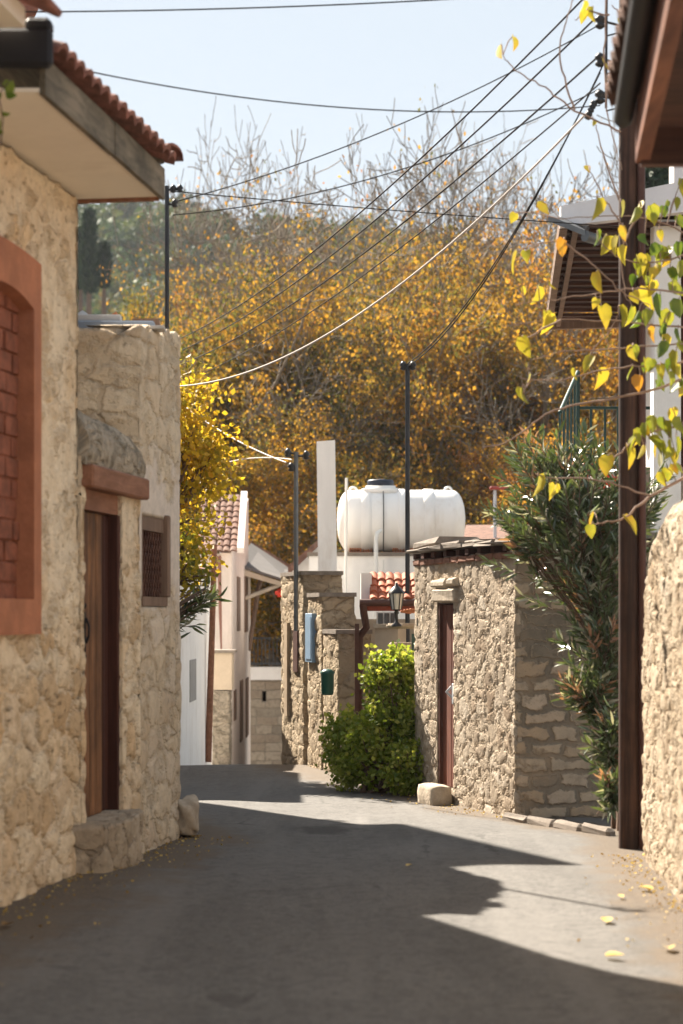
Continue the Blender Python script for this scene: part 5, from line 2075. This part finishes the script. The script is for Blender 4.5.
# long-leaved oleanders
def oleander(c_list, base, n, leaf, label, seed, tone=.05, pink=.11):
    rs = random.Random(seed)
    e = empty('oleander', base, label, 'shrub', 'oleander shrubs')
    mb = MB()
    b0 = Vector(base)
    pos, dirs, tn = [], [], []
    for (c, rad, wgt) in c_list:
        c = Vector(c)
        for i in range(int(n * wgt / 16)):
            v = Vector((rs.gauss(0, .55), rs.gauss(0, .55), rs.gauss(0, .55)))
            tip = c + Vector((v.x * rad[0], v.y * rad[1], v.z * rad[2]))
            out_ = (tip - b0).normalized()
            out_ = (out_ + Vector((v.x * .8, v.y * .8, v.z * .4 + .15))).normalized()
            L = leaf * 2.6
            st = tip - out_ * L
            mb.tube([st, tip], [.005, .003], 4, cap=False)
            dry = rs.random() < pink
            tw = rs.random() * .5 + tone
            for k in range(16):
                f_ = .15 + .85 * k / 15
                q = st.lerp(tip, f_)
                perp = Vector((rs.gauss(0, 1), rs.gauss(0, 1), rs.gauss(0, 1)))
                perp = (perp - out_ * perp.dot(out_)).normalized()
                dr = (out_ * (.65 + .5 * f_) + perp * .8 + Vector((0, 0, -.12))).normalized()
                pos.append(tuple(q))
                dirs.append(tuple(dr))
                tn.append(1.0 if dry else (rs.uniform(.85, .91) if rs.random() < .14 else min(.76, tw + rs.random() * .35)))  # random pale leaves carry the glints as tone
        for i in range(10):
            v = c + Vector((rs.gauss(0, .3) * rad[0], rs.gauss(0, .3) * rad[1], rs.gauss(0, .3) * rad[2]))
            mid = Vector((b0.x * .8 + v.x * .2, b0.y * .6 + v.y * .4, b0.z * .4 + v.z * .6)) + Vector((rs.gauss(0, .04), rs.gauss(0, .04), 0))
            mb.tube([b0 + Vector((rs.gauss(0, .05), rs.gauss(0, .05), 0)), mid, v], [.018, .013, .006], 5, cap=False)
    mb.build('stems', m_twig, e)
    pos, dirs, tn = np.array(pos), np.array(dirs), np.array(tn)
    V = leaf_cloud(pos, rng.uniform(.7, 1.2, len(pos)) * leaf, tn, 'long', dirs=dirs, aspect=.17)
    link('foliage', cloud_mesh('oleander_foliage', V), m_oleander, e)


oy = 16.0
oleander([(P(570, 510, oy), (.46, .45, .34), 1.0), (P(592, 570, oy), (.34, .4, .30), .7), (P(556, 462, oy + .3), (.38, .4, .22), .5),
          (P(622, 505, oy + .2), (.30, .4, .36), .5), (P(600, 640, oy - .3), (.24, .3, .28), .42), (P(587, 684, oy - .5), (.24, .25, .14), .34),
          (P(607, 735, oy - .9), (.15, .2, .22), .26), (P(610, 790, oy - 1.2), (.12, .15, .16), .17), (P(525, 525, oy + .1), (.18, .25, .22), .16)],
         (2.3, 16.1, -.15), 2000, .125, 'large oleander arching over the shed end beside the wooden pole', 31)
oleander([(P(207, 592, 19), (.13, .14, .13), .6), (P(190, 602, 19), (.14, .12, .14), .5)], (-1.95, 18.6, 1.0), 150, .15, 'oleander sprig poking out past the corner house edge', 32, pink=0)


# rounded green shrub
def shrub():
    e = empty('green_shrub', (.45, 20.6, -.25), 'sunlit green shrub trained up beside the red shed door', 'shrub')
    rs = random.Random(5)
    blobs = [(P(395, 690, 20.9), (.33, .3, .36), 1.0), (P(388, 745, 20.7), (.42, .34, .42), 1.5), (P(345, 745, 21.2), (.20, .25, .33), .7),
             (P(350, 770, 20.9), (.16, .2, .16), .3), (P(398, 668, 20.9), (.27, .25, .17), .6), (P(410, 770, 20.3), (.26, .24, .26), .7), (P(418, 715, 20.6), (.16, .2, .16), .35)]
    mb = MB()
    pos, tn = [], []
    for (c, rad, wgt) in blobs:
        for i in range(int(120 * wgt)):
            th_, zz = rs.uniform(0, 2 * math.pi), rs.uniform(-1, 1)
            r_ = rs.uniform(.55, 1.08)
            s_ = math.sqrt(1 - zz * zz)
            q = c + Vector((rad[0] * r_ * s_ * math.cos(th_), rad[1] * r_ * s_ * math.sin(th_), rad[2] * r_ * zz))
            if q.z < -.2:
                continue
            tw = rs.random() * .5
            for k in range(20):
                pos.append((q.x + rs.gauss(0, .05), q.y + rs.gauss(0, .05), max(-.22, q.z + rs.gauss(0, .045))))
                tn.append(tw + rs.random() * .5)
            if i % 6 == 0:
                b0 = Vector((.45 + rs.gauss(0, .12), 20.75, -.3))
                mb.tube([b0, b0.lerp(q, .5) + Vector((0, 0, .08)), q], [.018, .012, .004], 5, cap=False)
    for i in range(70):                    # long shoots breaking the outline
        c, rad, wgt = blobs[rs.randrange(len(blobs))]
        th_ = rs.uniform(0, 2 * math.pi)
        q = c + Vector((rad[0] * .85 * math.cos(th_), rad[1] * .85 * math.sin(th_), rad[2] * rs.uniform(-.1, .9)))
        d_ = Vector((math.cos(th_) * .5, math.sin(th_) * .5, rs.uniform(.2, 1.1))).normalized()
        L = rs.uniform(.08, .20)
        if q.z < -.05:
            continue
        mb.tube([q - d_ * .05, q + d_ * L], [.004, .002], 4, cap=False)
        for k in range(9):
            f_ = k / 8
            p_ = q + d_ * L * f_
            pos.append((p_.x + rs.gauss(0, .02), p_.y + rs.gauss(0, .02), p_.z + rs.gauss(0, .02)))
            tn.append(.45 + rs.random() * .5)
    mb.build('stems', m_twig, e)
    pos = np.array(pos)
    link('foliage', cloud_mesh('shrub_foliage', leaf_cloud(pos, rng.uniform(.6, 1.2, len(pos)) * .062, np.array(tn), 'quad', droop=.2, aspect=.75, flat=.4)), m_shrub, e)


shrub()


# yellow-leaved vine hanging in from the right
def vine():
    e = empty('climbing_vine', (2.35, 13.2, 1.9), 'bare stemmed vine with yellow heart shaped leaves trailing across the pole', 'vine')
    rs = random.Random(3)
    yb = 13.1
    br = [
        [(700, 296), (640, 288), (600, 293), (548, 300), (515, 305)], [(700, 330), (620, 322), (560, 320), (502, 326)], [(700, 343), (650, 346), (600, 349), (560, 352), (532, 360)],
        [(700, 362), (640, 366), (600, 371), (560, 380), (520, 378)], [(700, 372), (640, 393), (575, 405), (545, 415), (510, 440), (482, 448)],
        [(700, 424), (650, 432), (625, 448), (606, 466)], [(700, 470), (650, 497), (625, 517), (595, 525)], [(700, 240), (660, 222), (620, 216), (560, 219)],
        [(622, 132), (575, 110), (545, 88), (515, 70), (503, 55)], [(619, 200), (605, 160), (596, 125)], [(607, -15), (605, 40), (606, 100), (614, 140), (622, 170)],
        [(625, 230), (605, 200), (590, 172)], [(560, 240), (590, 262), (622, 292), (650, 305)], [(700, 250), (655, 262), (620, 258), (598, 240)], [(640, 215), (622, 250), (627, 300)],
        [(610, 15), (590, 12), (575, 20)], [(600, 372), (590, 356), (610, 330), (618, 312)], [(650, 497), (600, 480), (552, 478), (535, 474)], [(560, 320), (525, 340), (523, 350)], [(530, 378), (526, 388), (522, 396)],
        [(575, 110), (560, 60), (566, 20), (577, -10)], [(640, 10), (622, 14), (612, 5)],
    ]
    radii = [.0075] * len(br)
    radii[4] = .011
    radii[5] = .010
    radii[6] = .012
    mb = MB()
    samples = []
    for bi, b in enumerate(br):
        pts = [P(px, py, yb + .25 * math.sin(bi * 2.1) + .15 * math.sin(px * .02 + bi)) for (px, py) in b]
        dense = []
        for i in range(len(pts) - 1):
            p0, p1, p2, p3 = pts[max(i - 1, 0)], pts[i], pts[i + 1], pts[min(i + 2, len(pts) - 1)]
            for k in range(6):
                t = k / 6
                dense.append(.5 * ((2 * p1) + (-p0 + p2) * t + (2 * p0 - 5 * p1 + 4 * p2 - p3) * t * t + (-p0 + 3 * p1 - 3 * p2 + p3) * t ** 3) + Vector((rs.gauss(0, .004), rs.gauss(0, .004), rs.gauss(0, .004))))
        dense.append(pts[-1])
        m = len(dense)
        mb.tube(dense, [max(.0025, radii[bi] * (1 - .65 * i / m)) for i in range(m)], 6, cap=False)
        samples += dense
    lv = []
    Yl, Gr, Or = .66, .12, .95
    spec = """597 208 Y 1.25|541 209 Y .9|515 218 Y .7|564 249 O 1.1|517 262 Y 1.25|526 257 Y .8|538 295 Y 1.25|548 286 Y .8|545 320 Y 1.1|549 324 Y 1.3|522 347 Y 1.2|522 396 Y 1.15|529 379 Y .6|522 291 Y .45
596 282 Y 1.1|601 317 Y 1.2|597 304 Y .7|619 316 Y 1.2|632 353 Y 1.0|593 365 Y 1.0|599 378 Y 1.2|575 374 Y .7|608 245 Y 1.3|597 238 G .9|618 245 Y 1.1|623 233 O .9|627 255 Y 1.1|636 265 Y 1.2|642 265 L 1.2|645 242 G 1.1
636 216 L 1.2|621 210 Y 1.1|658 273 Y 1.1|670 276 G 1.1|660 252 G 1.0|648 298 Y 1.3|660 306 G 1.3|633 298 Y .7|655 335 O .9|667 335 G 1.2|679 309 G 1.1|678 338 G 1.2|676 362 Y 1.3|657 378 G 1.0|640 383 O .9|681 386 L 1.1
682 190 Y 1.2|678 224 L 1.1|672 291 L 1.1|608 465 Y 1.2|626 456 Y 1.3|636 447 L 1.0|649 448 L 1.1|661 432 L 1.0|670 429 L 1.1|676 447 L 1.1|642 438 L 1.0|658 450 Y .9|680 425 L 1.0|539 485 Y 1.2|550 491 Y 1.0|556 490 Y .9
594 521 Y 1.0|591 531 L .8|623 527 Y 1.1|661 479 Y .9|667 475 Y .9|501 53 Y 1.0|512 44 Y .8|593 14 Y 1.0|584 6 Y .7|587 17 Y .8|623 21 Y 1.0|603 68 Y 1.1|611 86 L 1.0|594 123 Y .4|588 170 Y .45
665 262 L 1.0|653 288 Y 1.0|671 322 L 1.1|664 350 G 1.0|680 250 G 1.0|674 205 L .8|650 318 L .9|668 380 L .9|645 430 L .9|655 424 L .8|683 440 L 1.2|680 270 L 1.2|683 350 L 1.2|672 415 Y .8"""
    pos, dirs, tn, sz = [], [], [], []
    pet = MB()
    S = np.array([tuple(s_) for s_ in samples])
    extra = []
    for k in range(46):
        px_ = rs.uniform(632, 684)
        py_ = rs.choice([rs.uniform(205, 300), rs.uniform(300, 400), rs.uniform(420, 470)])
        extra.append('%.0f %.0f %s %.2f' % (px_, py_, rs.choice('GLLYYLG'), rs.uniform(.6, 1.05)))
    spec += '|' + '|'.join(extra)
    for item in spec.replace('\n', '|').split('|'):
        a = item.split()
        px, py, s_ = float(a[0]), float(a[1]), float(a[3])
        size = .122 * s_ * rs.uniform(.85, 1.12)
        half_px = size * F / yb * .5
        target = P(px, py - half_px * .9, yb)
        d_ = np.hypot(S[:, 0] / S[:, 1] - target.x / target.y, (S[:, 2] - EYE) / S[:, 1] - (target.z - EYE) / target.y)
        near = Vector(S[int(np.argmin(d_))])
        target.y = near.y
        target = P(px, py - half_px * .9, near.y + rs.gauss(0, .04))
        pet.tube([near, near.lerp(target, .6) + Vector((0, 0, .02)), target], .0034, 4, cap=False)
        pos.append(tuple(target))
        dirs.append((rs.gauss(0, .34), rs.gauss(0, .32), -1))
        tn.append({'Y': .66, 'G': .10, 'O': .93, 'L': .40}[a[2]] + rs.gauss(0, .06))
        sz.append(size)
    pos, dirs = np.array(pos), np.array(dirs)
    d = dirs / np.linalg.norm(dirs, axis=1, keepdims=True)
    mb.v, base_ = mb.v, len(mb.v)
    mb.add(pet.v, pet.f, True)
    mb.build('stems', m_vine_stem, e)
    # leaf blades mostly facing the viewer
    V, Fc, T = [], [], []
    global rng
    keep = rng
    V, Fc, T = leaf_cloud(pos, np.array(sz), np.array(tn), 'heart', dirs=dirs, aspect=rng.uniform(.6, .88, len(pos)), fold=rng.uniform(.1, .7, len(pos)), flat=.8)
    link('foliage', cloud_mesh('vine_foliage', (V, Fc, T)), m_vine, e)


vine()

# sprig at the left edge
sg = empty('green_sprig', P(-2, 110, 9.3), 'sprig of green leaves hanging under the black flashing at the left edge', 'plant')
mb = MB()
sp_ = [P(-14, 70, 9.3), P(-2, 95, 9.3), P(3, 118, 9.3), P(0, 150, 9.3)]
mb.tube(sp_, .004, 5)
mb.tube([sp_[1], P(8, 82, 9.25)], .003, 5)
mb.build('stem', m_twig, sg)
lps = [P(4, 82, 9.3), P(9, 84, 9.3), P(6, 96, 9.3), P(1, 112, 9.3), P(3, 132, 9.3), P(10, 92, 9.3), P(-3, 100, 9.3), P(-2, 128, 9.3)]
ld = rng.normal(size=(len(lps), 3)) * .5 + np.array([.3, 0, .1])
link('foliage', cloud_mesh('sprig_leaves', leaf_cloud(np.array([tuple(p) for p in lps]), .055, rng.random(len(lps)) * .5, 'heart', dirs=ld, aspect=.7)), m_shrub, sg)

# hillside woods: one far mass
def hill_woods():
    n_t = 900
    xs_ = rng.uniform(-90, 90, n_t * 3)
    ys_ = rng.uniform(115, 330, n_t * 3)
    keep = np.abs(xs_) < ys_ * .24
    xs_, ys_ = xs_[keep][:n_t], ys_[keep][:n_t]
    zs_ = hill_h(xs_, ys_)
    m = len(xs_)
    per = 260
    rad = rng.uniform(2.0, 3.8, m)
    ht = rng.uniform(3.5, 7, m)
    tone0 = rng.random(m) * .75
    v = rng.normal(size=(m, per, 3))
    v /= np.linalg.norm(v, axis=2, keepdims=True)
    v *= rng.uniform(.6, 1.05, (m, per, 1))
    pos = np.stack([xs_[:, None] + v[..., 0] * rad[:, None], ys_[:, None] + v[..., 1] * rad[:, None], zs_[:, None] + ht[:, None] * .55 + v[..., 2] * ht[:, None] * .5], -1)
    tone = tone0[:, None] + rng.random((m, per)) * .3
    V = leaf_cloud(pos.reshape(-1, 3), rng.uniform(.5, 1.1, m * per), tone.ravel(), 'quad', aspect=.8)
    o = link('hillside_woods', cloud_mesh('hillside_woods', V), m_hillwood)
    tag(o, 'hazy green wood covering the hillside', 'woods', kind='stuff')


hill_woods()


def cypress(px, y, ptop, pbase, r, label):
    x = X(px, y)
    zt, zb_ = Z(ptop, y), Z(pbase, y)
    e = empty('cypress_tree', (x, y, zb_), label, 'tree', 'cypresses on the hillside')
    mb = MB()
    mb.tube([(x, y, zb_ - 2), (x, y, zb_ + (zt - zb_) * .8)], [.2, .05], 6)
    mb.build('trunk', m_twig, e)
    n = 2600
    t = rng.random(n) ** .8
    rr = r * np.sqrt(np.clip(1 - t, 0, 1)) * np.clip(t * 6 + .35, 0, 1) * rng.uniform(.55, 1.1, n)
    an = rng.uniform(0, 2 * math.pi, n)
    pos = np.stack([x + rr * np.cos(an), y + rr * np.sin(an), zb_ + (zt - zb_) * t], 1)
    dirs = np.stack([np.cos(an) * .4, np.sin(an) * .4, np.full(n, 1.0)], 1) + rng.normal(size=(n, 3)) * .2
    link('crown', cloud_mesh('cypress_crown', leaf_cloud(pos, rng.uniform(.35, .7, n), rng.random(n), 'quad', dirs=dirs, aspect=.5)), m_cypress, e)


cypress(89, 118, 217, 296, .30, 'tall slim dark cypress on the hillside beside the house corner')
cypress(80.5, 120, 236, 292, .26, 'shorter dark cypress half hidden by the house corner')
cypress(104, 122, 250, 290, .22, 'faint small cypress right of the tall slim one')

# fallen leaves on the road
def fallen():
    spots = [(607, 924, 'pale yellow fallen leaf lying alone on the sunlit road'), (652, 893, 'yellow fallen leaf near the foot of the right wall'), (643, 858, 'yellow fallen leaf just in front of the wooden pole'),
             (407, 868, 'tiny pale leaf in the tongue of shadow on the road'), (622, 902, 'small pale fallen leaf between two larger yellow ones'), (668, 948, 'dull yellow fallen leaf nearest the camera at right'),
             (10, 927, 'dark green leaf lying by the left house foot'), (606, 960, 'pale scrap of leaf at the edge of the front shadow')]
    for (px, py, lab) in spots:
        y = EYE * F / (py - HY)
        for _ in range(6):
            y = (EYE - gz(y)) * F / (py - HY)
        p = P(px, py, y)
        z = float(road_h(p.x, y)) + .014
        d = np.array([[math.cos(px), math.sin(px), .08]])
        s = .085 if 'tiny' not in lab and 'small' not in lab else .05
        V, Fc, T = leaf_cloud(np.array([[p.x, y, z]]), s, np.array([.85 if 'dark' not in lab else .0]), 'heart', dirs=d, aspect=.7, fold=.5, flat=0)
        # lay it flat with a little curl
        V[:, 2] = z + np.abs((V - V.mean(0))[:, 0]) * .3
        a = V[:, :2] - V[:, :2].mean(0)
        pr = [(0, 0), (-.06, .28), (.18, .5), (.5, .44), (.8, .2), (1.02, 0), (.8, -.2), (.5, -.44), (.18, -.5), (-.06, -.28), (.5, 0), (.2, 0)]
        an = px * 1.7
        for i, (u_, v_) in enumerate(pr):
            V[i, 0] = p.x + s * (u_ * math.cos(an) - v_ * .75 * math.sin(an))
            V[i, 1] = y + s * (u_ * math.sin(an) + v_ * .75 * math.cos(an)) * 1.3
            V[i, 2] = z + s * (.35 * abs(v_) + .12 * u_)
        o = link('fallen_leaf', cloud_mesh('fallen_leaf', (V, Fc, T)), m_dryleaf, base=(p.x, y, z))
        tag(o, lab, 'leaf', 'fallen leaves on the road')
    # crumbs of litter along both walls
    n = 700
    t = rng.random(n)
    ysr = 9.5 + t * 11
    xr = np.where(ysr < 13.7, 1.88 + (ysr - 11) * .0577 - .03 - rng.exponential(.10, n), 1.518 - .266 * (ysr - 17.5) - .05 - rng.exponential(.10, n))
    ok = (ysr < 13.8) | (ysr > 17.5)
    xr, ysr = xr[ok], ysr[ok]
    nl = 500
    yl = 8.5 + rng.random(nl) * 6.8
    xl = -1.86 + .149 * (yl - 10.9) + .04 + rng.exponential(.14, nl)
    x_ = np.concatenate([xr, xl])
    y_ = np.concatenate([ysr, yl])
    pos = np.stack([x_, y_, road_h(x_, y_) + .012], 1)
    d = rng.normal(size=(len(pos), 3))
    d[:, 2] *= .1
    o = link('leaf_litter', cloud_mesh('leaf_litter', leaf_cloud(pos, rng.uniform(.008, .03, len(pos)), rng.random(len(pos)), 'quad', dirs=d, aspect=.7)), m_dryleaf)
    tag(o, 'dry leaf crumbs and grit along the feet of the walls', 'leaf litter', kind='stuff')


fallen()

# the haze in the valley air
mb = MB()
mb.box((0, 190, 40), (760, 520, 110))
n = NT('valley_haze')
pv = n.n('ShaderNodeVolumePrincipled')
pv.inputs['Color'].default_value = (0.86, 0.91, 1.0, 1)
pv.inputs['Density'].default_value = 0.0002
pv.inputs['Anisotropy'].default_value = 0.2
n.l(pv.outputs[0], n.out.inputs['Volume'])
hz_ = mb.build('haze', n.m)
tag(hz_, 'pale haze in the valley air', 'haze', kind='stuff')
